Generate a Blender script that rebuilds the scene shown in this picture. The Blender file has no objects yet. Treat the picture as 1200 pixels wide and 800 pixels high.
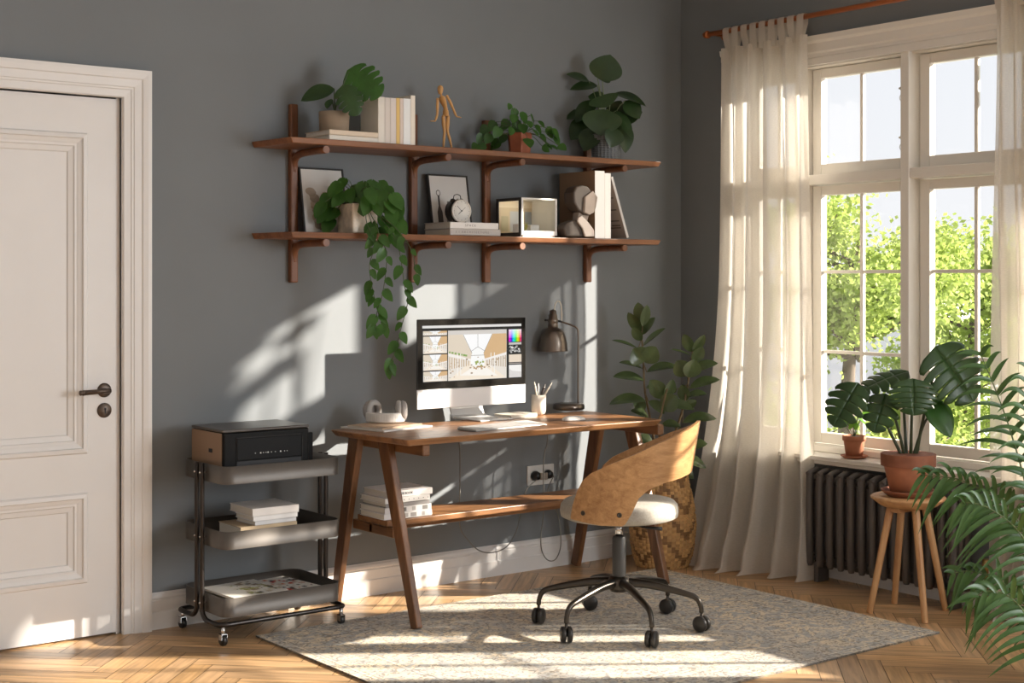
import bpy, math, random
from mathutils import Vector, Matrix
random.seed(7)
PI = math.pi
sc = bpy.context.scene
COL = sc.collection
V = Vector

# ------------------------------------------------------------------ camera model (level camera, 1200x800)
FPX, CX, YH, CH, YAW = 1695., 600., 327., 1.39, math.radians(37.8)
CF = V((math.sin(YAW), math.cos(YAW), 0)); CR = V((math.cos(YAW), -math.sin(YAW), 0))
CAM = V((-5.3202, -5.4209, CH))
def ray(px, py): return CF + CR*((px-CX)/FPX) + V((0, 0, -(py-YH)/FPX))
def P(px, py, x=None, y=None, z=None, d=None):
    """a measured point of the photograph placed on a known plane of the room"""
    r = ray(px, py)
    if x is not None: t = (x-CAM.x)/r.x
    elif y is not None: t = (y-CAM.y)/r.y
    elif z is not None: t = (z-CAM.z)/r.z
    else: t = d
    return CAM + r*t

# ------------------------------------------------------------------ materials
MATS = {}
def rgb(r, g, b):
    f = lambda c: (c/255/12.92) if c/255 <= .04045 else ((c/255+.055)/1.055)**2.4
    return (f(r), f(g), f(b), 1)
def mat(name, col, rough=.6, metal=0., var=0., vscale=8., bump=0., bscale=60., spec=.5, trans=0., coat=0., attr=None, vstretch=(1, 1, 1), sheen=0):
    if name in MATS: return MATS[name]
    m = bpy.data.materials.new(name); m.use_nodes = True
    nt = m.node_tree; N = nt.nodes; L = nt.links
    b = N['Principled BSDF']; out = N['Material Output']
    b.inputs['Base Color'].default_value = col
    b.inputs['Roughness'].default_value = rough; b.inputs['Metallic'].default_value = metal
    b.inputs['Specular IOR Level'].default_value = spec
    b.inputs['Coat Weight'].default_value = coat
    b.inputs['Sheen Weight'].default_value = sheen
    tc = N.new('ShaderNodeTexCoord'); mp = N.new('ShaderNodeMapping'); mp.inputs['Scale'].default_value = vstretch
    L.new(tc.outputs['Object'], mp.inputs['Vector'])
    src = None
    if attr:
        a = N.new('ShaderNodeAttribute'); a.attribute_name = attr; src = a.outputs['Color']
    if var:
        n = N.new('ShaderNodeTexNoise'); n.inputs['Scale'].default_value = vscale; n.inputs['Detail'].default_value = 6
        L.new(mp.outputs['Vector'], n.inputs['Vector'])
        mx = N.new('ShaderNodeMix'); mx.data_type = 'RGBA'; mx.blend_type = 'MULTIPLY'; mx.inputs['Factor'].default_value = 1
        rp = N.new('ShaderNodeMapRange'); rp.inputs['From Min'].default_value = .3; rp.inputs['From Max'].default_value = .7
        rp.inputs['To Min'].default_value = 1-var; rp.inputs['To Max'].default_value = 1+var
        L.new(n.outputs['Fac'], rp.inputs['Value'])
        if src: L.new(src, mx.inputs['A'])
        else: mx.inputs['A'].default_value = col
        L.new(rp.outputs['Result'], mx.inputs['B'])
        src = mx.outputs['Result']
    if src: L.new(src, b.inputs['Base Color'])
    if bump:
        n2 = N.new('ShaderNodeTexNoise'); n2.inputs['Scale'].default_value = bscale; n2.inputs['Detail'].default_value = 4
        L.new(mp.outputs['Vector'], n2.inputs['Vector'])
        bp = N.new('ShaderNodeBump'); bp.inputs['Strength'].default_value = bump; bp.inputs['Distance'].default_value = .002
        L.new(n2.outputs['Fac'], bp.inputs['Height']); L.new(bp.outputs['Normal'], b.inputs['Normal'])
    if trans:
        t = N.new('ShaderNodeBsdfTranslucent'); ms = N.new('ShaderNodeMixShader'); ms.inputs[0].default_value = trans
        if src: L.new(src, t.inputs['Color'])
        else: t.inputs['Color'].default_value = col
        L.new(b.outputs[0], ms.inputs[1]); L.new(t.outputs[0], ms.inputs[2]); L.new(ms.outputs[0], out.inputs['Surface'])
    MATS[name] = m
    return m
def wood(name, c1, c2, axis=0, rough=.45, scale=1., ring=14., coat=.0):
    """long grain along one axis of the piece"""
    if name in MATS: return MATS[name]
    m = mat(name, c1, rough, coat=coat); nt = m.node_tree; N = nt.nodes; L = nt.links; b = N['Principled BSDF']
    tc = N.new('ShaderNodeTexCoord'); mp = N.new('ShaderNodeMapping'); s = [ring*scale]*3; s[axis] = 1.1*scale
    mp.inputs['Scale'].default_value = s
    L.new(tc.outputs['Object'], mp.inputs['Vector'])
    n1 = N.new('ShaderNodeTexNoise'); n1.inputs['Scale'].default_value = 1.5; n1.inputs['Detail'].default_value = 5; n1.inputs['Distortion'].default_value = .8
    n2 = N.new('ShaderNodeTexNoise'); n2.inputs['Scale'].default_value = 9; n2.inputs['Detail'].default_value = 8
    L.new(mp.outputs['Vector'], n1.inputs['Vector']); L.new(mp.outputs['Vector'], n2.inputs['Vector'])
    ad = N.new('ShaderNodeMath'); ad.operation = 'MULTIPLY_ADD'; ad.inputs[1].default_value = .4
    L.new(n2.outputs['Fac'], ad.inputs[0]); L.new(n1.outputs['Fac'], ad.inputs[2])
    cr = N.new('ShaderNodeValToRGB'); cr.color_ramp.elements[0].position = .45; cr.color_ramp.elements[1].position = .9
    cr.color_ramp.elements[0].color = c2; cr.color_ramp.elements[1].color = c1
    L.new(ad.outputs[0], cr.inputs[0]); L.new(cr.outputs[0], b.inputs['Base Color'])
    bp = N.new('ShaderNodeBump'); bp.inputs['Strength'].default_value = .15; bp.inputs['Distance'].default_value = .001
    L.new(n2.outputs['Fac'], bp.inputs['Height']); L.new(bp.outputs['Normal'], b.inputs['Normal'])
    return m
def glass_mat(name, tint=(1, 1, 1, 1), gloss=.08):
    if name in MATS: return MATS[name]
    m = bpy.data.materials.new(name); m.use_nodes = True; nt = m.node_tree; N = nt.nodes; L = nt.links
    N.remove(N['Principled BSDF']); out = N['Material Output']
    t = N.new('ShaderNodeBsdfTransparent'); t.inputs[0].default_value = tint
    g = N.new('ShaderNodeBsdfGlossy'); g.inputs['Roughness'].default_value = .02
    fr = N.new('ShaderNodeFresnel'); fr.inputs[0].default_value = 1.3
    ms = N.new('ShaderNodeMixShader'); L.new(fr.outputs[0], ms.inputs[0]); L.new(t.outputs[0], ms.inputs[1]); L.new(g.outputs[0], ms.inputs[2])
    L.new(ms.outputs[0], out.inputs['Surface']); MATS[name] = m
    return m
def emit_attr(name, strength):
    m = bpy.data.materials.new(name); m.use_nodes = True; nt = m.node_tree; N = nt.nodes; L = nt.links
    b = N['Principled BSDF']; b.inputs['Base Color'].default_value = (0, 0, 0, 1); b.inputs['Roughness'].default_value = .15
    a = N.new('ShaderNodeAttribute'); a.attribute_name = 'Col'; L.new(a.outputs['Color'], b.inputs['Emission Color'])
    b.inputs['Emission Strength'].default_value = strength
    return m

# ------------------------------------------------------------------ mesh builder
ORG = {}
class MB:
    def __init__(s): s.v = []; s.f = []; s.c = []; s.cc = None; s.sm = []; s.smooth = False
    def add(s, vs, fs, col=None):
        o = len(s.v); s.v += [V(q) for q in vs]
        for f in fs:
            s.f.append([i+o for i in f]); s.c.append(col or s.cc or (1, 1, 1, 1)); s.sm.append(s.smooth)
        return s
    def box(s, a, b, col=None):
        x0, x1 = sorted((a[0], b[0])); y0, y1 = sorted((a[1], b[1])); z0, z1 = sorted((a[2], b[2]))
        vs = [(x0, y0, z0), (x1, y0, z0), (x1, y1, z0), (x0, y1, z0), (x0, y0, z1), (x1, y0, z1), (x1, y1, z1), (x0, y1, z1)]
        return s.add(vs, [(0, 3, 2, 1), (4, 5, 6, 7), (0, 1, 5, 4), (1, 2, 6, 5), (2, 3, 7, 6), (3, 0, 4, 7)], col)
    def hexa(s, lo, hi, col=None):
        """solid between two polygons with the same number of points"""
        n = len(lo)
        return s.add(list(lo)+list(hi), [tuple(reversed(range(n))), tuple(range(n, 2*n))]+[(i, (i+1) % n, n+(i+1) % n, n+i) for i in range(n)], col)
    def prism(s, pts, off, col=None):
        off = V(off); pts = [V(p) for p in pts]
        return s.hexa(pts, [p+off for p in pts], col)
    def bar(s, p0, p1, w, h, up=(0, 0, 1), w1=None, h1=None, col=None):
        p0, p1 = V(p0), V(p1); a = (p1-p0).normalized(); u = V(up); sd = a.cross(u).normalized(); u = sd.cross(a).normalized()
        w1 = w if w1 is None else w1; h1 = h if h1 is None else h1
        q = lambda c, w, h: [c-sd*w/2-u*h/2, c+sd*w/2-u*h/2, c+sd*w/2+u*h/2, c-sd*w/2+u*h/2]
        return s.hexa(q(p0, w, h), q(p1, w1, h1), col)
    def tube(s, pts, r, seg=10, smooth=0, cap=True, col=None, flat=1.):
        pts = [V(p) for p in pts]; n = len(pts)
        rs = r if isinstance(r, (list, tuple)) else [r]*n
        if smooth and n > 2:
            np_, nr = [], []
            for i in range(n-1):
                p0, p1, p2, p3 = pts[max(i-1, 0)], pts[i], pts[i+1], pts[min(i+2, n-1)]
                for k in range(smooth):
                    t = k/smooth
                    np_.append(.5*((2*p1)+(p2-p0)*t+(2*p0-5*p1+4*p2-p3)*t*t+(-p0+3*p1-3*p2+p3)*t**3)); nr.append(rs[i]*(1-t)+rs[i+1]*t)
            np_.append(pts[-1]); nr.append(rs[-1]); pts, rs = np_, nr; n = len(pts)
        tg = [(pts[min(i+1, n-1)]-pts[max(i-1, 0)]).normalized() for i in range(n)]
        up = V((0, 0, 1)) if abs(tg[0].z) < .9 else V((1, 0, 0))
        u = tg[0].cross(up).normalized(); vs = []
        for i in range(n):
            if i: u = (u - tg[i]*u.dot(tg[i])).normalized()
            w = tg[i].cross(u)
            for k in range(seg):
                a = 2*PI*k/seg; vs.append(pts[i]+(u*math.cos(a)+w*math.sin(a)*flat)*rs[i])
        fs = [(i*seg+k, i*seg+(k+1) % seg, (i+1)*seg+(k+1) % seg, (i+1)*seg+k) for i in range(n-1) for k in range(seg)]
        sm = s.smooth; s.smooth = True; s.add(vs, fs, col); s.smooth = sm
        if cap:
            o = len(s.v)-n*seg
            s.f += [[o+k for k in reversed(range(seg))], [o+(n-1)*seg+k for k in range(seg)]]
            s.c += [col or s.cc or (1, 1, 1, 1)]*2; s.sm += [False]*2
        return s
    def cyl(s, p0, p1, r0, r1=None, seg=20, col=None): return s.tube([p0, p1], [r0, r0 if r1 is None else r1], seg, col=col)
    def lathe(s, prof, o=(0, 0, 0), seg=32, axis=(0, 0, 1), col=None, smooth=True, sx=1, sy=1):
        o = V(o); q = V((0, 0, 1)).rotation_difference(V(axis)); n = len(prof); vs = []
        for r, h in prof:
            for k in range(seg):
                a = 2*PI*k/seg; vs.append(o+q@V((r*math.cos(a)*sx, r*math.sin(a)*sy, h)))
        fs = [(i*seg+k, i*seg+(k+1) % seg, (i+1)*seg+(k+1) % seg, (i+1)*seg+k) for i in range(n-1) for k in range(seg)]
        sm = s.smooth; s.smooth = smooth; s.add(vs, fs, col); s.smooth = sm
        if prof[0][0] > 1e-5: s.add([vs[k] for k in range(seg)], [tuple(reversed(range(seg)))], col)
        if prof[-1][0] > 1e-5: s.add([vs[(n-1)*seg+k] for k in range(seg)], [tuple(range(seg))], col)
        return s
    def ball(s, c, r, sx=1, sy=1, sz=1, seg=16, col=None):
        n = 10; return s.lathe([(max(r*math.sin(PI*i/n), 1e-6), -r*sz*math.cos(PI*i/n)) for i in range(n+1)], c, seg, col=col, sx=sx, sy=sy)
    def grid(s, fn, nu, nv, col=None, skip=None, closeu=False):
        vs = [fn(i/nu, j/nv) for i in range(nu+1) for j in range(nv+1)]
        fs = [(i*(nv+1)+j, (i+1)*(nv+1)+j, (i+1)*(nv+1)+j+1, i*(nv+1)+j+1) for i in range(nu) for j in range(nv) if not (skip and skip(i, j))]
        sm = s.smooth; s.smooth = True; s.add(vs, fs, col); s.smooth = sm
        return s
    def build(s, name, m, parent=None, bevel=0, seg=2, solid=0, world=True, subs=0, loc=None, kind=None):
        me = bpy.data.meshes.new(name)
        org = V((0, 0, 0))
        if parent is not None and world: org = ORG.get(parent.name, V((0, 0, 0)))
        if loc is not None and parent is None: org = V(loc) if world else V((0, 0, 0))
        me.from_pydata([tuple(v-org) for v in s.v], [], s.f); me.validate(clean_customdata=False)
        if len(me.polygons) == len(s.f):
            for p, sm in zip(me.polygons, s.sm): p.use_smooth = sm
            ca = me.color_attributes.new('Col', 'FLOAT_COLOR', 'CORNER')
            for p, c in zip(me.polygons, s.c):
                for li in p.loop_indices: ca.data[li].color = c
        me.materials.append(m)
        o = bpy.data.objects.new(name, me); COL.objects.link(o)
        if parent is not None: o.parent = parent; ORG[o.name] = org
        else: o.location = V(loc) if loc is not None else V((0, 0, 0)); ORG[o.name] = V(o.location)
        if solid: q = o.modifiers.new('s', 'SOLIDIFY'); q.thickness = solid; q.offset = 0
        if bevel: q = o.modifiers.new('b', 'BEVEL'); q.width = bevel; q.segments = seg; q.limit_method = 'ANGLE'; q.angle_limit = math.radians(40)
        if subs: q = o.modifiers.new('u', 'SUBSURF'); q.levels = subs; q.render_levels = subs
        if kind: o['kind'] = kind
        return o
def thing(name, label, cat, loc, rz=0, group=None, kind=None):
    o = bpy.data.objects.new(name, None); COL.objects.link(o); o.location = V(loc); o.rotation_euler.z = rz; o.empty_display_size = .05
    if label: o['label'] = label; o['category'] = cat
    if group: o['group'] = group
    if kind: o['kind'] = kind
    ORG[o.name] = V(loc)
    return o
def tag(o, label, cat, group=None):
    o['label'] = label; o['category'] = cat
    if group: o['group'] = group
    return o
def text(body, size, loc, rot, m, parent, name='lettering', ext=.0003, align='LEFT', world=True):
    cu = bpy.data.curves.new(name, 'FONT'); cu.body = body; cu.size = size; cu.extrude = ext; cu.align_x = align; cu.align_y = 'CENTER'
    cu.materials.append(m); o = bpy.data.objects.new(name, cu); COL.objects.link(o)
    me = bpy.data.meshes.new_from_object(o.evaluated_get(bpy.context.evaluated_depsgraph_get())); bpy.data.objects.remove(o)
    me.materials.clear(); me.materials.append(m)
    o = bpy.data.objects.new(name, me); COL.objects.link(o); o['kind'] = 'stuff'
    o.parent = parent; o.location = V(loc)-(ORG[parent.name] if world else V((0, 0, 0))); o.rotation_euler = rot
    return o

# ------------------------------------------------------------------ shared materials
M_wallp = mat('wall_paint', (.188, .203, .214, 1), .8, var=.03, vscale=3, bump=.1, bscale=250)
M_white = mat('white_paint', (.77, .755, .735, 1), .42, var=.015, vscale=5)
M_winw = mat('window_paint', (.80, .77, .71, 1), .4)
M_ceil = mat('ceiling_paint', (.68, .69, .70, 1), .9)
M_walnut_x = wood('walnut_x', rgb(158, 112, 72), rgb(100, 66, 40), 0, .38)
M_walnut_y = wood('walnut_y', rgb(140, 98, 62), rgb(88, 58, 36), 1, .38)
M_walnut_z = wood('walnut_z', rgb(136, 94, 60), rgb(86, 56, 34), 2, .4)
M_cherry_x = wood('cherry_x', rgb(142, 92, 54), rgb(100, 60, 32), 0, .4)
M_cherry_z = wood('cherry_z', rgb(128, 80, 46), rgb(90, 52, 28), 2, .45)
M_oak = wood('oak_ply', rgb(190, 148, 102), rgb(150, 108, 68), 0, .38, ring=26)
M_beech = wood('beech', rgb(205, 160, 112), rgb(172, 122, 78), 2, .5, ring=10)
M_black = mat('black_metal', (.03, .028, .026, 1), .35, .6)
M_plastic = mat('black_plastic', (.012, .012, .012, 1), .4)
M_bronze = mat('bronze_metal', (.10, .075, .06, 1), .38, .85)
M_tray = mat('tray_metal', (.135, .120, .105, 1), .42, .5, var=.08, vscale=4)
M_brass = mat('brass', (.42, .30, .13, 1), .35, 1.)
M_chrome = mat('chrome', (.7, .7, .7, 1), .15, 1.)
M_paper = mat('pages', (.74, .70, .63, 1), .85, var=.04, vscale=300, vstretch=(.05, .05, 1))
M_terra = mat('terracotta', rgb(168, 108, 78), .75, var=.12, vscale=20, bump=.2)
M_terra_d = mat('terracotta_dark', rgb(134, 82, 58), .8, var=.12, vscale=20, bump=.2)
M_soil = mat('soil', (.03, .02, .014, 1), .95, var=.4, vscale=60, bump=1, bscale=80)
def leafmat(n, c, rough=.32, trans=.25): return mat(n, c, rough, var=.25, vscale=12, trans=trans)
M_leaf_m = leafmat('leaf_monstera', (.042, .095, .028, 1), .3, .3)
M_leaf_s = leafmat('leaf_monstera_bright', (.05, .15, .025, 1), .3, .35)
M_leaf_p = leafmat('leaf_pothos', (.055, .15, .025, 1), .35, .35)
M_leaf_f = leafmat('leaf_fig', (.085, .125, .05, 1), .2, .15)
M_leaf_k = leafmat('leaf_palm', (.06, .135, .033, 1), .35, .3)
M_leaf_b = leafmat('leaf_broad', (.03, .065, .02, 1), .3, .2)
M_stem = mat('stem_green', (.06, .09, .03, 1), .5)
M_stem_b = mat('stem_brown', (.16, .11, .05, 1), .6)
M_ink = mat('ink', (.02, .02, .022, 1), .6)
M_col = mat('printed_card', (1, 1, 1, 1), .6, attr='Col')
M_wire = mat('cable_rubber', (.16, .15, .13, 1), .5)

# ------------------------------------------------------------------ leaves
def frame(base, tip, normal):
    base, tip, n = V(base), V(tip), V(normal); a = tip-base; L = a.length; a.normalize()
    n = n-a*n.dot(a)
    if n.length < 1e-4: n = V((0, 0, 1))-a*a.z
    n.normalize(); return base, a, n, a.cross(n), L
PROF = {
 'ovate': lambda t: math.sin(PI*t**.85)**.75,
 'ellipse': lambda t: max(math.sin(PI*t), 0)**.65,
 'heart': lambda t: max(math.sin(PI*min(t,1)**.58), 0)**.75,
 'lance': lambda t: max(math.sin(PI*t**.7), 0)**.8,
}
def leaf(mb, base, tip, normal, w, droop=.12, prof='ovate', nl=9, nu=4, fold=.12, lobe=0.):
    base, a, n, sd, L = frame(base, tip, normal); pf = PROF[prof]
    def fn(t, q):
        u = (q-.5)*2; ww = max(pf(min(max(t, .001), .999)), .0)*w/2
        return base+a*(L*(t-lobe*abs(u)*(1-t)**3))+sd*(ww*u)+n*(-droop*L*t*t+droop*L*t*.6+fold*ww*abs(u))
    mb.grid(fn, nl, nu)
def monstera(mb, base, tip, normal, w, droop=.15, cuts=5, fold=.1, seed=0):
    """split leaf: fingers separated by slots that start part-way out from the midrib"""
    base, a, n, sd, L = frame(base, tip, normal); rnd = random.Random(seed)
    def pf(t): return (max(math.sin(PI*min(max(t, 0), 1)**.66), 0)**.55)
    n1 = cuts+1
    for side in (-1, 1):
        edges = [0]+[(.14+.72*(k+.5+rnd.uniform(-.1, .1))/cuts) for k in range(cuts)]+[1]
        for k in range(n1):
            t0, t1 = edges[k], edges[k+1]; ns = 5
            g0 = 0 if k == 0 else rnd.uniform(.05, .13); g1 = 0 if k == n1-1 else rnd.uniform(.05, .13)
            rs = rnd.uniform(.34, .66)
            def fn(p, q, t0=t0, t1=t1, g0=g0, g1=g1, rs=rs):
                u = q; e = 0 if u < rs else ((u-rs)/(1-rs))**.6
                lo = t0+(t1-t0)*g0*e*(1.2); hi = t1-(t1-t0)*g1*e*1.2
                t = lo+(hi-lo)*p
                rnde = 1-(.16*abs(2*p-1)**3)*(u**2)
                ww = pf(t)*w/2*rnde
                tt = t+.16*u*u*(1-t)-.20*u*(1-t)**4
                return base+a*(L*tt)+sd*(side*ww*u)+n*(-droop*L*t*t+droop*L*.5*t+fold*ww*u-.25*ww*u*u)
            mb.grid(fn, ns, 7)
def arc(p0, p1, sag, n=8, up=(0, 0, 1)):
    p0, p1 = V(p0), V(p1); return [p0.lerp(p1, i/n)+V(up)*(sag*4*(i/n)*(1-i/n)) for i in range(n+1)]

# ================================================================== THE ROOM
HT = 3.1
# floor: herringbone oak planks laid at 45 degrees to the walls
def floor():
    mb = MB(); L, W = .46, .078; g = .0013; c45 = math.cos(PI/4)
    rnd = random.Random(3)
    def rot(u, v): return V(((u-v)*c45-3.3, (u+v)*c45-3.5, 0))
    for a in range(-75, 76):
        for b in range(-14, 15):
            ox, oy = a*W-b*L, a*W+b*L
            for (x0, x1, y0, y1, h) in ((ox, ox+L, oy, oy+W, 0), (ox+L, ox+L+W, oy+W-L, oy+W, 1)):
                c = rot((x0+x1)/2, (y0+y1)/2)
                if not (-6.9 < c.x < .4 and -8.3 < c.y < .4): continue
                q = [rot(x0+g, y0+g), rot(x1-g, y0+g), rot(x1-g, y1-g), rot(x0+g, y1-g)]
                t = rnd.random(); k = .80+.50*t; d = rnd.uniform(-.02, .02)
                col = (.50*k, (.31+d*.5)*k, (.155+d)*k, h)
                mb.add(q, [(0, 1, 2, 3)], col)
    mb.add([(-7, -8.4, -.004), (.45, -8.4, -.004), (.45, .45, -.004), (-7, .45, -.004)], [(0, 1, 2, 3)], (.05, .025, .012, 0))
    m = mat('oak_floor', (.5, .3, .15, 1), .34, attr='Col'); nt = m.node_tree; N = nt.nodes; Lk = nt.links; b = N['Principled BSDF']
    at = [n for n in N if n.type == 'ATTRIBUTE'][0]
    tc = N.new('ShaderNodeTexCoord')
    outs = []
    for ang in (PI/4, -PI/4):
        r = N.new('ShaderNodeMapping'); r.inputs['Rotation'].default_value = (0, 0, -ang); s = N.new('ShaderNodeMapping'); s.inputs['Scale'].default_value = (2.2, 34, 1)
        n = N.new('ShaderNodeTexNoise'); n.inputs['Scale'].default_value = 1.6; n.inputs['Detail'].default_value = 8; n.inputs['Distortion'].default_value = .6
        Lk.new(tc.outputs['Object'], r.inputs[0]); Lk.new(r.outputs[0], s.inputs[0]); Lk.new(s.outputs[0], n.inputs[0]); outs.append(n.outputs['Fac'])
    mx = N.new('ShaderNodeMix'); Lk.new(at.outputs['Alpha'], mx.inputs[0]); Lk.new(outs[0], mx.inputs[2]); Lk.new(outs[1], mx.inputs[3])
    # alpha stores the plank direction
    mr = N.new('ShaderNodeMapRange'); mr.inputs['From Min'].default_value = .35; mr.inputs['From Max'].default_value = .65; mr.inputs['To Min'].default_value = .72; mr.inputs['To Max'].default_value = 1.15
    Lk.new(mx.outputs[0], mr.inputs[0])
    mu = N.new('ShaderNodeMix'); mu.data_type = 'RGBA'; mu.blend_type = 'MULTIPLY'; mu.inputs['Factor'].default_value = 1
    Lk.new(at.outputs['Color'], mu.inputs['A']); Lk.new(mr.outputs[0], mu.inputs['B']); Lk.new(mu.outputs['Result'], b.inputs['Base Color'])
    mb.build('floor', m, kind='structure')
floor()
# door opening x -3.87..-3.05, z 0..2.10 ; casing out to -2.945
DX0, DX1, DZ = -3.87, -3.055, 2.10
mb = MB()
mb.box((-6.75, 0, 0), (DX0, .14, HT)); mb.box((DX1, 0, 0), (.22, .14, HT)); mb.box((DX0, 0, DZ), (DX1, .14, HT))
mb.build('wall_back', M_wallp, kind='structure')
# window wall: openings
SP = .615; X0 = .085
mull = [-.40]+[-.18-SP*i for i in range(1, 6)]   # narrow first bay behind the curtain, then equal bays
W1 = (-3.275, -.38); W2 = (-6.6, -3.8)
ZB, ZT = .575, 2.42
mb = MB()
mb.box((0, W1[1], 0), (.15, .14, HT)); mb.box((0, W2[1], 0), (.15, W1[0], HT)); mb.box((0, -8.35, 0), (.15, W2[0], HT))
for w in (W1, W2): mb.box((0, w[0], 0), (.15, w[1], ZB-.02)); mb.box((0, w[0], ZT), (.15, w[1], HT))
mb.build('wall_right', M_wallp, kind='structure')
MB().box((-6.9, -8.35, 0), (-6.75, .14, HT)).build('wall_left', M_white, kind='structure')
MB().box((-6.9, -8.5, 0), (.15, -8.35, HT)).build('wall_rear', M_white, kind='structure')
MB().box((-6.9, -8.5, HT), (.22, .14, HT+.1)).build('ceiling', M_ceil, kind='structure')
# baseboards with a moulded top
def baseboard(name, pts, nrm):
    """pts: two plan points on the wall, nrm: direction into the room"""
    prof = [(0, 0), (.022, 0), (.022, .068), (.018, .072), (.018, .112), (.014, .116), (.016, .124), (.012, .134), (.006, .139), (.004, .143), (0, .143)]
    a, b = V(pts[0]), V(pts[1]); n = V(nrm); mb = MB()
    mb.prism([a+n*p+V((0, 0, h)) for p, h in prof], b-a); return mb.build(name, M_white, kind='structure')
baseboard('baseboard_back', ((-2.944, 0, 0), (-.024, 0, 0)), (0, -1, 0))
baseboard('baseboard_right', ((0, 0, 0), (0, -8.3, 0)), (-1, 0, 0))
baseboard('baseboard_left', ((-6.75, 0, 0), (-6.75, -8.3, 0)), (1, 0, 0))
# door casing (three sides, mitred) as a moulded profile swept around the opening
def casing():
    prof = [(0, .012), (.004, .02), (.030, .022), (.034, .026), (.040, .026), (.043, .030), (.072, .032), (.076, .038), (.096, .042), (.11, .042), (.11, 0), (0, 0)]
    mb = MB(); path = [(DX1, 0, 1, 0), (DX1, DZ, 1, 1), (DX0, DZ, -1, 1), (DX0, 0, -1, 0)]
    rings = [[V((x+sx*u, -h, z+sz*u)) for u, h in prof] for x, z, sx, sz in path]; n = len(prof)
    for i in range(3): mb.hexa(rings[i], rings[i+1])
    mb.build('trim_door', M_white, kind='structure')
    MB().box((DX1, .0, 0), (DX1+.02, .1, DZ)).box((DX0-.02, 0, 0), (DX0, .1, DZ)).box((DX0, 0, DZ), (DX1, .1, DZ+.02)).build('trim_door_jamb', M_white, kind='structure')
casing()
# panelled door, set slightly back in its frame
def door():
    y = .012; th = .04; x0, x1 = DX0+.004, DX1-.016
    root = thing('door_1', None, None, ((x0+x1)/2, y, 0), kind='structure')
    stile = .115; panels = [(x0+stile, x1-stile, .215, .565), (x0+stile, x1-stile, .715, 1.955)]
    mb = MB(); mb.box((x0, y, .008), (x0+stile, y+th, DZ-.005)); mb.box((x1-stile, y, .008), (x1, y+th, DZ-.005))
    for a, b in ((.008, .215), (.565, .715), (1.955, DZ-.005)): mb.box((x0+stile, y, a), (x1-stile, y+th, b))
    mb.build('door_frame', M_white, root)
    prof = [(0, 0), (.006, -.010), (.020, -.012), (.024, -.003), (.036, .001), (.042, .004), (.050, .004), (.054, .010), (.072, .014), (.076, .020)]
    for (a, b, c, d) in panels:
        mb = MB()
        rings = [[V((a+u, y+h, c+u)), V((b-u, y+h, c+u)), V((b-u, y+h, d-u)), V((a+u, y+h, d-u))] for u, h in prof]
        for i in range(len(prof)-1):
            for k in range(4):
                p = [rings[i][k], rings[i][(k+1) % 4], rings[i+1][(k+1) % 4], rings[i+1][k]]
                mb.add(p, [(0, 1, 2, 3)])
        mb.add(rings[-1], [(0, 1, 2, 3)]); mb.box((a-.002, y+.024, c-.002), (b+.002, y+.034, d+.002))
        mb.build('door_panel', M_white, root)
    hp = P(122, 457, y=y); kp = P(122, 480.5, y=y)
    mb = MB(); mb.lathe([(.028, 0), (.028, .004), (.025, .008), (.012, .009)], hp, 28, (0, -1, 0)); mb.cyl(hp+V((0, -.006, 0)), hp+V((0, -.045, 0)), .009)
    mb.tube([hp+V((.008, -.045, 0)), hp+V((-.02, -.047, -.0)), hp+V((-.10, -.05, -.003))], [.009, .0085, .010], 14)
    mb.lathe([(.010, 0), (.012, .003), (.010, .006), (.008, .009), (.011, .013), (.008, .018), (.001, .020)], hp+V((-.10, -.05, -.003)), 16, (-1, 0, 0))
    mb.build('door_handle', mat('aged_bronze', (.11, .085, .07, 1), .4, .8), root)
    mb = MB(); mb.lathe([(.029, 0), (.029, .004), (.026, .007), (.001, .007)], kp, 28, (0, -1, 0)); o = mb.build('escutcheon', MATS['aged_bronze'], root)
    mb = MB(); mb.cyl(kp+V((.002, -.0072, .006)), kp+V((.002, -.0085, .006)), .0045); mb.box(kp+V((0, -.0085, -.012)), kp+V((.004, -.0072, .006))); mb.build('keyhole', M_ink, o)
door()
MB().box((DX1-.0155, .013, 0), (DX1, .045, DZ)).build('trim_door_stop', M_white, kind='structure')
MB().box((DX0-.3, .5, 0), (DX1+.3, .55, 2.3)).build('wall_hallway', M_white, kind='structure')

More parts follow.
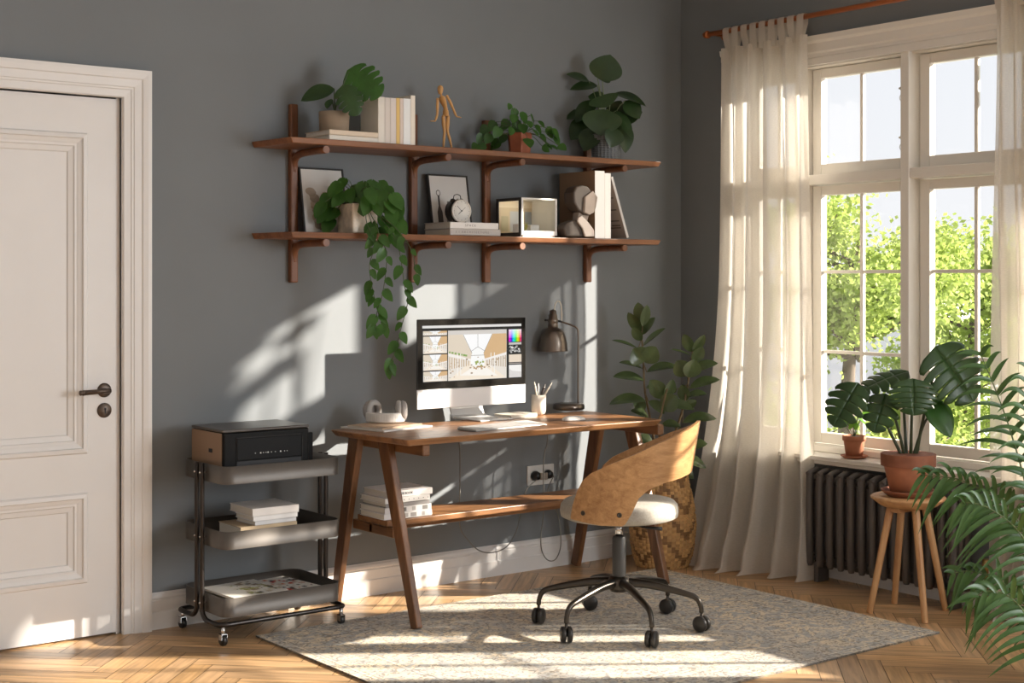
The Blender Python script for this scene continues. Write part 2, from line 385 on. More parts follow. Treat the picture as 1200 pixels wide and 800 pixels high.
# ------------------------------------------------------------------ window in the right wall
def window(name, ys, zt=ZT):
    root = thing(name, None, None, (0, (ys[0]+ys[-1])/2, ZB), kind='structure')
    ya, yb = ys[-1]-.04, ys[0]+.04
    mb = MB()
    for y in ys: mb.box((0, y-.022, ZB), (.14, y+.022, zt))
    for a, b in zip(ys[1:], ys): mb.box((.004, a+.022, 1.838), (.138, b-.022, 1.884)); mb.box((.02, a+.022, ZB), (.138, b-.022, .605)); mb.box((.02, a+.022, 2.395), (.138, b-.022, zt))
    mb.build('window_frame', M_winw, root, bevel=.004)
    for a, b in zip(ys[1:], ys):
        lo, hi = a+.027, b-.027
        for (z0, z1, bars) in ((.61, 1.834, (1.425, 1.045)), (1.888, 2.392, ())):
            mb = MB(); s = .052; t = .03
            mb.box((X0-.012, lo, z0), (X0+t, lo+s, z1)); mb.box((X0-.012, hi-s, z0), (X0+t, hi, z1))
            mb.box((X0-.012, lo+s, z0), (X0+t, hi-s, z0+.05)); mb.box((X0-.012, lo+s, z1-.045), (X0+t, hi-s, z1))
            m_ = (lo+hi)/2; mb.box((X0, m_-.009, z0+.05), (X0+.02, m_+.009, z1-.045))
            for zb in bars: mb.box((X0+.001, lo+s, zb-.008), (X0+.019, hi-s, zb+.008))
            s1 = mb.build('sash', M_winw, root, bevel=.003)
            g = MB(); g.box((X0+.008, lo+s, z0+.05), (X0+.011, hi-s, z1-.045)); g.build('pane', glass_mat('window_glass'), s1)
            # stay and catch hardware on the mullion side
            mb = MB()
            for zz in ((z0+.28*(z1-z0), z0+.72*(z1-z0)) if z0 > 1.5 else (z0+.2*(z1-z0), z0+.62*(z1-z0))):
                q = V((X0-.016, lo+s*.6, zz)); mb.box(q+V((-.006, -.012, -.010)), q+V((.004, .012, .010))); mb.cyl(q+V((-.004, -.02, 0)), q+V((-.004, .02, 0)), .005, seg=8)
                hk = [q+V((-.01, .0+.014*math.sin(t2*2*PI/8), -.03-.014+.014*math.cos(t2*2*PI/8))) for t2 in range(9)]
                mb.tube([q+V((-.006, 0, 0)), q+V((-.01, 0, -.03))]+hk[1:], .0016, 6)
            mb.build('window_catch', mat('catch_metal', (.5, .45, .36, 1), .35, .9), root)
    # head moulding and sill
    prof = [(0, 2.40), (-.018, 2.40), (-.018, 2.43), (-.012, 2.437), (-.012, 2.452), (-.02, 2.46), (-.02, 2.50), (-.032, 2.512), (-.036, 2.535), (0, 2.535)]
    mb = MB(); mb.prism([V((x, ya-.05, z)) for x, z in prof], V((0, yb-ya+.10, 0)))
    for y in (ya-.05, yb): mb.box((-.018, y, ZB), (0, y+.05, 2.40))
    mb.build('window_head', M_winw, root)
    return root
r1 = window('window_1', mull)
window('window_2', [-3.84-.68*i for i in range(5)])
mb = MB()
for w in (W1, W2):
    mb.box((-.115, w[0]-.06, .553), (.10, w[1]+.06, .574)); mb.box((-.10, w[0]-.04, .535), (.0, w[1]+.04, .553))
mb.build('trim_sill', M_winw, bevel=.004, kind='structure')

# ------------------------------------------------------------------ curtains and rod
def fabric(name, col, tr):
    m = bpy.data.materials.new(name); m.use_nodes = True; nt = m.node_tree; N = nt.nodes; L = nt.links
    b = N['Principled BSDF']; b.inputs['Base Color'].default_value = col; b.inputs['Roughness'].default_value = .9; out = N['Material Output']
    t = N.new('ShaderNodeBsdfTranslucent'); t.inputs[0].default_value = col
    tp = N.new('ShaderNodeBsdfTransparent')
    m1 = N.new('ShaderNodeMixShader'); m1.inputs[0].default_value = .55; m2 = N.new('ShaderNodeMixShader')
    tc = N.new('ShaderNodeTexCoord'); mp = N.new('ShaderNodeMapping'); mp.inputs['Scale'].default_value = (1, 260, 260)
    n = N.new('ShaderNodeTexNoise'); n.inputs['Scale'].default_value = 1.; n.inputs['Detail'].default_value = 2
    L.new(tc.outputs['Object'], mp.inputs[0]); L.new(mp.outputs[0], n.inputs[0])
    mr = N.new('ShaderNodeMapRange'); mr.inputs['To Min'].default_value = tr-.10; mr.inputs['To Max'].default_value = tr+.10; L.new(n.outputs[0], mr.inputs[0])
    L.new(mr.outputs[0], m2.inputs[0])
    L.new(b.outputs[0], m1.inputs[1]); L.new(t.outputs[0], m1.inputs[2]); L.new(m1.outputs[0], m2.inputs[1]); L.new(tp.outputs[0], m2.inputs[2]); L.new(m2.outputs[0], out.inputs['Surface'])
    return m
M_cloth = fabric('sheer_linen', (.84, .80, .73, 1), .18)
ROD_X = -.10; rz = P(846, 37.5, x=ROD_X).z
def curtain(label, y_top, y_bot, tabs, folds, seed, puddle):
    rnd = random.Random(seed); ph = [rnd.uniform(0, 6.28) for _ in range(6)]
    root = thing('curtain', label, 'curtain', (ROD_X, (y_top[0]+y_top[1])/2, 0), group='sheer curtains at the window')
    zt = rz-.085
    fa = [rnd.uniform(.7, 1.3) for _ in range(folds+2)]
    def fn(u, v):
        z = zt*(1-v); vv = v
        e = v**1.6
        y = (y_top[0]+(y_top[1]-y_top[0])*u)*(1-e)+(y_bot[0]+(y_bot[1]-y_bot[0])*u)*e
        amp = .016+.022*min(1, v*2.5)
        ww = 2*PI*folds*(u+.018*math.sin(9*u+ph[0]))
        x = ROD_X+amp*math.sin(ww+.5*math.sin(3*v+ph[1]))*fa[int(u*folds)] + .008*math.sin(2.3*ww+ph[2])
        y += .012*math.cos(ww*1.0+ph[3])*v+.018*math.sin(5*v+ph[4]+6*u)*v
        pz = max(0, (v-.86)/.14); px_ = puddle(u)
        x += px_*(max(0, (v-.35)/.65))**2.2
        x -= .05*pz*pz*math.sin(ww*.5+ph[5])**2
        z = max(z, .008+.016*(math.sin(ww*.7+ph[1])+1)*pz) if v > .9 else z
        if v > .97: z = .006+.02*(1-v)/.03
        return V((x, y, z))
    mb = MB(); mb.grid(fn, folds*14, 70); mb.build('curtain_panel', M_cloth, root)
    # hems: doubled cloth at the top
    mb = MB(); mb.grid(lambda u, v: fn(u, v*.028)+V((-.0025, 0, 0)), folds*14, 3); mb.build('heading_hem', M_cloth, root)
    w = abs(y_top[1]-y_top[0])
    for i in range(tabs):
        u = (i+.5)/tabs; c = fn(u, 0); yc = c.y
        hw = .021
        path = []
        for k in range(9):
            a = PI*k/8; path.append(V((ROD_X-.0175*math.cos(a), 0, rz+.0175*math.sin(a))))
        path = [V((c.x-.004, 0, zt-.03)), V((ROD_X-.0165, 0, rz-.03))]+path+[V((ROD_X+.0165, 0, rz-.03)), V((c.x+.004, 0, zt-.03))]
        mb = MB(); mb.grid(lambda p, q: path[min(int(round(p*(len(path)-1))), len(path)-1)]+V((0, yc-hw+2*hw*q, 0)), len(path)-1, 2)
        mb.build('tab', M_cloth, root)
    return root
yl0 = P(848, 60, x=ROD_X).y; yl1 = P(946, 40, x=ROD_X).y
curtain('sheer cream tab-top curtain left of the window, near the room corner', (yl0, yl1), (-.40, -1.03), 9, 5, 5, lambda u: -.25*(1-u)**1.1-.045)
yr0 = P(1166, 60, x=ROD_X).y
curtain('sheer cream tab-top curtain on the right side, cut by the picture edge', (yr0, yr0-.30), (yr0+.02, yr0-.36), 7, 5, 9, lambda u: -.03)
root = thing('curtain_rod', 'round wooden curtain rod above the tall white window', 'curtain rod', (ROD_X, -1.5, rz))
MB().tube([(ROD_X, -.30, rz), (ROD_X, -2.95, rz)], .0125, 16).build('rod', wood('rod_wood', rgb(176, 100, 48), rgb(140, 74, 34), 1, .35), root)
for yy, s in ((-.30, 1), (-2.95, -1)): MB().lathe([(.013, 0), (.019, .004), (.019, .016), (.012, .02), (.014, .03), (.001, .036)], (ROD_X, yy, rz), 16, (0, s, 0)).build('finial', MATS['rod_wood'], root)
for yy in (-.315, -2.93): MB().cyl((ROD_X, yy, rz), (0, yy, rz), .007).cyl((-.006, yy, rz), (0, yy, rz), .022).build('wall_bracket', MATS['rod_wood'], root)

# ------------------------------------------------------------------ radiator
def radiator():
    root = thing('radiator', 'dark grey ribbed column radiator under the window sill', 'radiator', (-.11, -1.4, 0))
    y0 = -1.0; pitch = .0595; n = 14; zb, zt = .075, .505
    M = mat('radiator_paint', (.115, .102, .096, 1), .45, .2)
    for i in range(n):
        y = y0-i*pitch; mb = MB()
        for x in (-.065, -.11, -.155):
            mb.tube([(x, y, zb), (x, y, zb+.015), (x, y, zt-.015), (x, y, zt)], [.012, .0175, .0175, .012], 12)
        for z in (zt-.03, zb+.035):
            mb.tube([(-.065, y, z), (-.155, y, z)], .015, 10)
        mb.tube([(-.05, y, zt-.01), (-.11, y, zt+.004), (-.17, y, zt-.01)], [.012, .016, .012], 10, smooth=3)
        mb.build('radiator_column', M, root)
    MB().tube([(-.11, y0+.03, zt-.035), (-.11, y0-n*pitch+.03, zt-.035)], .021, 14).build('header_pipe', M, root)
    MB().tube([(-.11, y0+.03, zb+.035), (-.11, y0-n*pitch-.02, zb+.035)], .021, 14).build('header_pipe', M, root)
    for yy in (y0-.5*pitch, y0-(n-1.5)*pitch): MB().box((-.15, yy-.012, .0), (-.07, yy+.012, zb+.02)).build('foot', M, root, bevel=.003)
    ye = y0-n*pitch-.02
    mb = MB(); mb.cyl((-.11, ye, zb+.035), (-.11, ye-.05, zb+.035), .014); mb.cyl((-.11, ye-.05, zb+.01), (-.11, ye-.05, zb+.10), .012); mb.ball((-.11, ye-.05, zb+.035), .02); mb.cyl((-.11, ye-.05, zb+.10), (-.11, ye-.05, zb+.16), .022, .018); mb.cyl((-.11, ye-.05, 0), (-.11, ye-.05, zb+.03), .008)
    mb.build('valve', M_brass, root)
    mb = MB(); mb.box((-.13, y0+.022, .14), (-.06, y0+.035, .22)); mb.cyl((-.11, y0+.02, .11), (-.11, y0+.05, .11), .014); mb.cyl((-.11, y0+.045, .09), (-.11, y0+.045, .21), .010); mb.ball((-.11, y0+.045, .15), .017); mb.ball((-.11, y0+.045, .20), .014)
    mb.build('vent_valve', M_brass, root)
radiator()

# ================================================================== WALL SHELVING
def wall_shelf():
    root = thing('wall_shelf', 'long two-tier cherry wood wall shelf on four posts', 'shelf', (-1.45, -.02, 1.375))
    px = (-2.30, -1.69, -1.28, -.657)
    for i, x in enumerate(px):
        MB().box((x-.018, -.03, 1.375), (x+.018, -.001, 2.13)).build('post', M_cherry_z, root, bevel=.006, seg=3)
        for zt in (1.556, 1.936):
            z = zt-.017
            pts = [(x, -.018, z-.075), (x, -.022, z-.045), (x, -.038, z-.018), (x, -.075, z-.004), (x, -.15, z), (x, -.292, z)]
            MB().tube(pts, [.013, .0145, .0155, .0155, .0155, .0155], 14, smooth=5).build('bracket', M_cherry_z, root)
    for z in (1.557, 1.937):
        e = .006; t = .024
        top = [(-2.49, -.002), (-2.47, -.302), (-.43, -.302), (-.385, -.002)]
        lo = [V((x+(e if x < -1 else -e)*2, y+(0 if y > -.1 else .006), z)) for x, y in top]; hi = [V((x, y, z+t)) for x, y in top]
        MB().hexa(lo, hi).build('shelf_board', M_cherry_x, root, bevel=.003)
wall_shelf()
SU, SL = 1.962, 1.582   # shelf top surfaces

# ------------------------------------------------------------------ books
def book(label, loc, L, W, T, rz=0, cover=(.8, .78, .74, 1), stand=False, spine=None, lean=0, group=None, pages=None, cat='book', coverw=.0025, name='book', hardtitle=None, titlemat=None, title_x=.0):
    """lying: spine along x facing -y, size L x W, thickness T. standing: spine height L along z facing -y, W deep, T wide. origin at base front-left corner"""
    root = thing(name, label, cat, loc, rz, group)
    if lean: root.rotation_euler.y = lean
    def conv(p):  # p in (l, w, t)
        l, w, t = p; return V((t, w, l)) if stand else V((l, w, t))
    key = 'cover_%02x%02x%02x' % tuple(int(c*255) for c in cover[:3])
    M = mat(key, cover, .5, var=.02)
    mb = MB(); c = coverw
    mb.box(conv((0, 0, 0)), conv((L, W, c))); mb.box(conv((0, 0, T-c)), conv((L, W, T))); mb.box(conv((0, 0, c)), conv((L, c, T-c)))
    cv = mb.build('cover', M, root, world=False, bevel=.0008)
    MB().box(conv((.003, c, c+.0002)), conv((L-.003, W-.004, T-c-.0002))).build('pages', pages or M_paper, root, world=False)
    if hardtitle:
        if stand: text(hardtitle, T*.55, (T/2, -.0006, L*.45+title_x), (PI/2, PI/2, 0), titlemat or M_ink, root, world=False, align='CENTER')
        else: text(hardtitle, T*.52, (title_x, -.0006, T*.5), (PI/2, 0, 0), titlemat or M_ink, root, world=False)
    return root
cream = (.74, .69, .60, 1); offw = (.80, .78, .75, 1); greyb = (.45, .42, .38, 1); tan = (.55, .44, .30, 1); pale = (.78, .76, .74, 1)
# lying pair on the top shelf, under the beige pot
b0 = P(386, 165, y=-.285)
book('cream book lying flat on the top shelf, bottom of the pair under the beige pot', (b0.x, -.285, SU+.0005), .235, .20, .019, cover=(.72, .68, .60, 1), group='books on the top shelf')
book('pale book lying flat directly under the beige plant pot, upper of the pair', (b0.x-.0, -.285, SU+.0205), .235, .20, .021, rz=0, cover=(.66, .55, .42, 1), group='books on the top shelf')
# upright row on the top shelf
ub = [(430.5, 438.5, 112, (.74, .70, .63, 1), 'wide cream book, leftmost of the upright row on the top shelf'),
      (438.5, 445, 113, (.66, .60, .55, 1), 'beige-grey book second from left in the upright row, top shelf'),
      (445, 452, 113.5, (.68, .62, .58, 1), 'pinkish-grey book left of the mustard one in the upright row'),
      (452, 456.3, 113.7, (.72, .50, .16, 1), 'thin mustard yellow book in the upright row on the top shelf'),
      (456.3, 460.5, 114, (.66, .56, .50, 1), 'thin taupe book right of the mustard one on the top shelf'),
      (461, 469.5, 114.2, (.82, .84, .84, 1), 'cool white book, second from right in the upright top row'),
      (469.5, 475, 110.5, (.80, .74, .64, 1), 'tallest cream book, rightmost of the upright row on the top shelf')]
# the row stands just right of the lying pair
xs0 = b0.x+.235+.001
scale_x = None
yy = -.285
cur = xs0
for a, b, t, c, lab in ub:
    p0, p1 = P(a, 160, y=yy), P(b, 160, y=yy); h = P(a, t, y=yy).z-SU
    w = (p1.x-p0.x)
    book(lab, (cur, yy, SU+.0005), h, .14, w-.0006, cover=c, stand=True, group='books on the top shelf'); cur += w
ROW_END = cur

# ------------------------------------------------------------------ pot helpers
def pot_soil(mb_root, c, r, z): MB().lathe([(.0001, -.012), (r, -.012), (r, 0), (r*.6, .004), (.0001, .005)], V((c[0], c[1], z)), 24).build('soil', M_soil, mb_root)

# small monstera in beige pot on the lying books
def monstera_shelf():
    c = P(391.5, 150, y=-.19); zb = SU+.0425
    root = thing('potted_monstera', 'small monstera in a beige stone pot on two lying books', 'potted plant', (c.x, -.19, zb))
    h = .083; c0 = V((c.x, -.19, zb))
    MB().lathe([(.0, 0), (.056, 0), (.061, .004), (.064, h), (.059, h), (.057, h-.012)], c0, 36).build('pot', mat('beige_stoneware', rgb(150, 132, 112), .8, var=.05, vscale=14, vstretch=(1, 1, 6), bump=.2), root)
    pot_soil(root, c0, .0575, zb+h-.01)
    base = c0+V((0, 0, h-.015)); d = (c0-CAM).dot(CF)
    specs = [((392, 104), (352, 116), .03, 'o', (378, 100), .095, (.1, -.5, .5), .2),
             ((409, 84), (447, 111), .02, 'm', (407, 84), .17, (-.3, -.9, .4), .1),
             ((402, 102), (419, 134), -.06, 'm', (405, 106), .12, (-.1, -.8, .6), .2),
             ((388, 116), (383, 127), -.02, 'o', (388, 117), .04, (-.4, -.8, .3), .1)]
    for i, (bp, tp, dd, kind, st, w, nr, dr) in enumerate(specs):
        B = P(*bp, d=d+dd); T = P(*tp, d=d+dd-.03); m = MB()
        n = CR*nr[0]+V((0, 0, nr[2]))-CF*(-nr[1])
        if kind == 'm': monstera(m, B, T, n, w, dr, 4, seed=i+2)
        else: leaf(m, B, T, n, w, dr, 'ovate', 12, 6, fold=.15)
        m.build('leaf', M_leaf_m if i != 1 else M_leaf_s, root)
        mid = base.lerp(B, .55)+V((0, 0, .02))
        MB().tube([base+V((.006*math.cos(i*2), .006*math.sin(i*2), 0)), mid, B], [.0035, .0028, .002], 8, smooth=5).build('stem', M_stem, root)
monstera_shelf()

# ------------------------------------------------------------------ artist mannequin
def mannequin():
    y = -.17; root = thing('drawing_mannequin', 'jointed wooden artist mannequin standing on the top shelf', 'figurine', (P(521, 172, y=y).x, y, SU))
    q = lambda px, py, dy=0: P(px, py, y=y+dy)
    M = wood('mannequin_wood', rgb(214, 168, 108), rgb(190, 140, 84), 2, .5)
    dz = SU+.002-q(521, 173).z
    Q = lambda px, py, dy=0: q(px, py, dy)+V((0, 0, dz))
    MB().lathe([(.0001, 0), (.007, .002), (.0105, .010), (.0130, .022), (.0125, .030), (.009, .038), (.0001, .042)], Q(516, 108.5), 20, sy=1).build('head', M, root)
    MB().tube([Q(517.2, 111), Q(517, 107)], .004, 10).ball(Q(517.2, 110.5), .0055).build('neck', M, root)
    MB().tube([Q(517, 110), Q(518, 112.5), Q(519.5, 117), Q(521, 121), Q(522, 124.5)], [.008, .020, .0185, .0145, .0105], 18, smooth=4, flat=.62).build('torso', M, root)
    MB().ball(Q(522.2, 125), .0095).build('waist_joint', M, root)
    MB().tube([Q(522, 126), Q(522.3, 129), Q(522.5, 134)], [.013, .0175, .0185], 18, smooth=4, flat=.62).build('pelvis', M, root)
    for pts in ([(512.8, 114), (512.6, 123), (512.5, 131), (511.2, 136), (509.8, 139.5)], [(524, 110.5), (528, 118), (531, 125), (533, 130), (535.2, 134.3)]):
        m = MB(); m.ball(Q(*pts[0]), .0065); m.tube([Q(*p) for p in pts], [.0055, .0065, .005, .0055, .0035], 12, smooth=3); m.ball(Q(*pts[2]), .0055)
        m.build('arm', M, root)
    for s, (a, b) in ((-1, ((510, 139.8), (504, 139.6))), (1, ((535.2, 134.5), (540.5, 135.6)))):
        m = MB(); m.tube([Q(*a), Q((a[0]+b[0])/2, (a[1]+b[1])/2-.3), Q(*b)], [.0035, .0055, .003], 10, smooth=3, flat=.5); m.build('hand', M, root)
    for pts in ([(519.6, 134.5), (520, 143), (520.8, 152), (520.2, 160), (519.8, 170)], [(525, 134.5), (524.6, 143), (524.6, 152), (527, 161), (529, 169.5)]):
        m = MB(); m.ball(Q(*pts[0]), .008); m.tube([Q(*p) for p in pts], [.008, .009, .006, .0065, .004], 12, smooth=3); m.ball(Q(*pts[2]), .0065)
        m.tube([Q(*pts[-1]), Q(pts[-1][0]-.2, 172.0, -.012), Q(pts[-1][0]-.5, 172.6, -.03)], [.004, .0055, .004], 10, smooth=3, flat=.7)
        m.build('leg', M, root)
mannequin()

# ------------------------------------------------------------------ bushy pothos on the top shelf
def bush(name, label, c, pot, leaves, matl, stem=M_stem, cat='potted plant'):
    root = thing(name, label, cat, c); pot(root)
    return root
def pothos_top():
    y = -.17; c = P(609, 180, y=y); c = V((c.x, y, SU+.0005)); r = .055
    root = thing('potted_pothos', 'bushy pothos in a copper-brown faceted pot on the top shelf', 'potted plant', c)
    M = mat('copper_glaze', rgb(150, 82, 52), .35, .25, var=.2, vscale=30, bump=.4, bscale=40)
    MB().lathe([(.0001, 0), (.052, 0), (.062, .10), (.057, .10), (.055, .09)], c, 6, smooth=False).build('pot', M, root, bevel=.002)
    pot_soil(root, c, .048, c.z+.094)
    rnd = random.Random(11); lf = MB(); st = MB(); d = (c-CAM).dot(CF); top = c+V((0, 0, .095))
    pts = [(567, 168), (575, 158), (585, 150), (595, 141), (603, 135), (612, 132), (622, 135), (632, 142), (641, 150), (650, 160), (598, 122), (600, 150), (612, 146), (625, 152), (640, 168), (565, 158), (560, 172), (578, 172), (584, 164), (645, 173), (618, 163), (592, 158), (606, 141), (619, 142), (634, 158), (580, 143), (636, 176), (655, 178), (571, 148), (648, 152), (628, 147), (590, 147), (610, 152), (604, 128)]
    for i, (x, yy) in enumerate(pts):
        q = P(x, yy, d=d+rnd.uniform(-.09, .07)); q.z = max(q.z, SU+.04)
        out = (q-top); dirn = V((out.x*1.0, out.y*1.0, -.02-.5*abs(out.x))).normalized()
        ln = rnd.uniform(.045, .065)
        if i == 10: ln = .035
        tip = q+dirn*ln*.6+V((0, 0, -ln*.45)); tip.z = max(tip.z, SU+.018)
        nn = V((rnd.uniform(-.4, .4), -1+rnd.uniform(-.3, .3), .9))
        leaf(lf, q, tip, nn, ln*.85, .08, 'heart', 8, 4, lobe=.12)
        st.tube([top+V((rnd.uniform(-.02, .02), rnd.uniform(-.02, .02), -.01)), top.lerp(q, .5)+V((0, 0, .025)), q], .0014, 5, smooth=3)
    lf.build('foliage', M_leaf_p, root); st.build('stems', M_stem, root)
pothos_top()

# broad-leaved plant in grey textured pot
def broad_top():
    y = -.165; c = P(710, 186, y=y); c = V((c.x, y, SU+.0005)); R = .072; h = .125
    root = thing('potted_calathea', 'large broad-leaved plant in a grey textured pot on the top shelf', 'potted plant', c)
    def fn(u, v):
        a = 2*PI*u; k = math.cos(12*a+v*14*PI)*math.cos(12*a-v*14*PI)
        r = R*(.93+.07*v)+.0028*k; return c+V((r*math.cos(a), r*math.sin(a), h*v))
    m = MB(); m.grid(fn, 144, 60); m.lathe([(R*.98, h), (R*.98, h+.002), (R*.92, h+.002), (R*.9, h-.02)], c, 40); m.build('pot', mat('grey_relief', (.20, .215, .225, 1), .45, .3), root)
    pot_soil(root, c, R*.9, c.z+h-.012)
    d = (c-CAM).dot(CF); top = c+V((0, 0, h-.01)); st = MB()
    L = [((706, 95), (715, 64), .10, 0, (0, 1, .3), .1), ((690, 95), (664, 86), .05, .04, (0, .6, .8), .12), ((704, 112), (700, 118), .09, -.04, (0, 1, .3), .1), ((700, 100), (668, 103), .055, .03, (0, .6, .8), .2),
         ((718, 110), (758, 120), .07, 0, (.2, .5, 1), .3), ((733, 118), (750, 138), .055, -.02, (.2, 1, .3), .2), ((728, 140), (752, 130), .07, .03, (.1, .8, .6), .2), ((707, 128), (704, 158), .115, -.09, (0, 1, .35), .25),
         ((697, 118), (674, 142), .06, .03, (-.4, .8, .4), .2), ((692, 140), (668, 162), .075, .04, (-.3, .8, .5), .25), ((728, 142), (735, 178), .065, .0, (.5, .8, .2), .25), ((722, 130), (742, 160), .04, -.03, (.4, .8, .3), .25), ((700, 90), (712, 78), .08, .05, (0, 1, .2), .0), ((686, 132), (664, 138), .06, .07, (-.2, .6, .8), .2), ((712, 122), (690, 112), .06, .06, (0, .8, .5), .2), ((716, 140), (728, 118), .06, .06, (.3, 1, .3), .1), ((698, 150), (684, 176), .07, -.02, (-.4, 1, .2), .2), ((722, 150), (716, 172), .06, -.1, (.3, 1, .3), .2)]
    for i, (b, t, w, dd, n, dr) in enumerate(L):
        B, T = P(*b, d=d+dd), P(*t, d=d+dd-.03)
        if (T-B).length < .06: T = B+V((-.005, -.05, -.06))
        m = MB(); leaf(m, B, T, CR*n[0]-CF*n[1]+V((0, 0, n[2])), w*1.65, dr, 'ovate', 12, 6, fold=.12); m.build('leaf', M_leaf_b, root)
        st.tube([top+V((.012*math.cos(i), .012*math.sin(i), 0)), top.lerp(B, .6)+V((0, 0, .03)), B], .0022, 6, smooth=3)
    st.build('stems', mat('pale_stem', (.2, .25, .12, 1), .5), root)
broad_top()

# ------------------------------------------------------------------ picture frames on the lower shelf
def lean_frame(label, xl, xr, ztop, art, ybot=-.085, ytop=-.035):
    w = xr-xl; h = (ztop-SL)
    tilt = math.atan2(ytop-ybot, h); H = math.hypot(h, ytop-ybot)
    root = thing('picture_frame', label, 'picture frame', (xl, ybot, SL+.0006), group='framed prints on the lower shelf'); root.rotation_euler.x = -tilt
    f = .007; m = MB()
    m.box((0, 0, 0), (f, .016, H)); m.box((w-f, 0, 0), (w, .016, H)); m.box((f, 0, 0), (w-f, .016, f)); m.box((f, 0, H-f), (w-f, .016, H))
    m.build('frame', mat('frame_black', (.02, .018, .016, 1), .4), root, world=False, bevel=.001)
    m = MB(); m.box((f, .005, f), (w-f, .012, H-f), (.62, .60, .57, 1)); art(m, f, w-f, f, H-f); m.build('print', M_col, root, world=False)
    return root
def blob(m, cx, cz, rx, rz_, y, col, n=20): m.add([(cx+rx*math.cos(2*PI*k/n), y, cz+rz_*math.sin(2*PI*k/n)) for k in range(n)], [tuple(range(n))], col)
def art_tree(m, x0, x1, z0, z1):
    rnd = random.Random(4); cx = x0+(x1-x0)*.36
    for k in range(26):
        t = k/25; c = .30+.2*rnd.random()
        blob(m, cx+rnd.uniform(-.03, .03)*(.4+t), z0+(z1-z0)*(.1+.55*t), .012+.012*rnd.random(), .012+.01*rnd.random(), .0048-.00003*k, (c, c*.82, c*.64, 1))
    m.add([(cx-.004, .0040, z0+.01), (cx+.006, .0040, z0+.01), (cx+.002, .0040, z0+(z1-z0)*.6)], [(0, 1, 2)], (.25, .19, .13, 1))
def art_bottles(m, x0, x1, z0, z1):
    for cx, w, h, c in ((x0+.045, .028, .17, (.06, .05, .045, 1)), (x0+.095, .034, .145, (.16, .14, .12, 1)), (x0+.15, .03, .16, (.30, .27, .24, 1))):
        zb = z0+.012; pts = [(-w/2, 0), (w/2, 0), (w/2, h*.55), (w*.18, h*.72), (w*.18, h), (-w*.18, h), (-w*.18, h*.72), (-w/2, h*.55)]
        m.add([(cx+a, .0046, zb+b) for a, b in pts], [tuple(range(8))], c)
    n = 16; 
    ring = [(x0+.045+r*math.cos(2*PI*k/n), .0044, z0+.182+.012+r*1.2*math.sin(2*PI*k/n)) for r in (.012, .009) for k in range(n)]
    m.add(ring, [(k, (k+1) % n, n+(k+1) % n, n+k) for k in range(n)], (.06, .05, .045, 1))
zA = P(357, 196, y=-.035).z; a0 = P(358, 240, y=-.09).x; a1 = P(410, 240, y=-.09).x
lean_frame('thin black frame with brown tree print, behind the trailing plant', a0, a1, zA, art_tree)
zB = P(508, 204, y=-.035).z; a0 = P(509, 235, y=-.09).x; a1 = P(556, 235, y=-.09).x
lean_frame('thin black frame with dark bottles print, behind the alarm clock', a0, a1, zB, art_bottles)

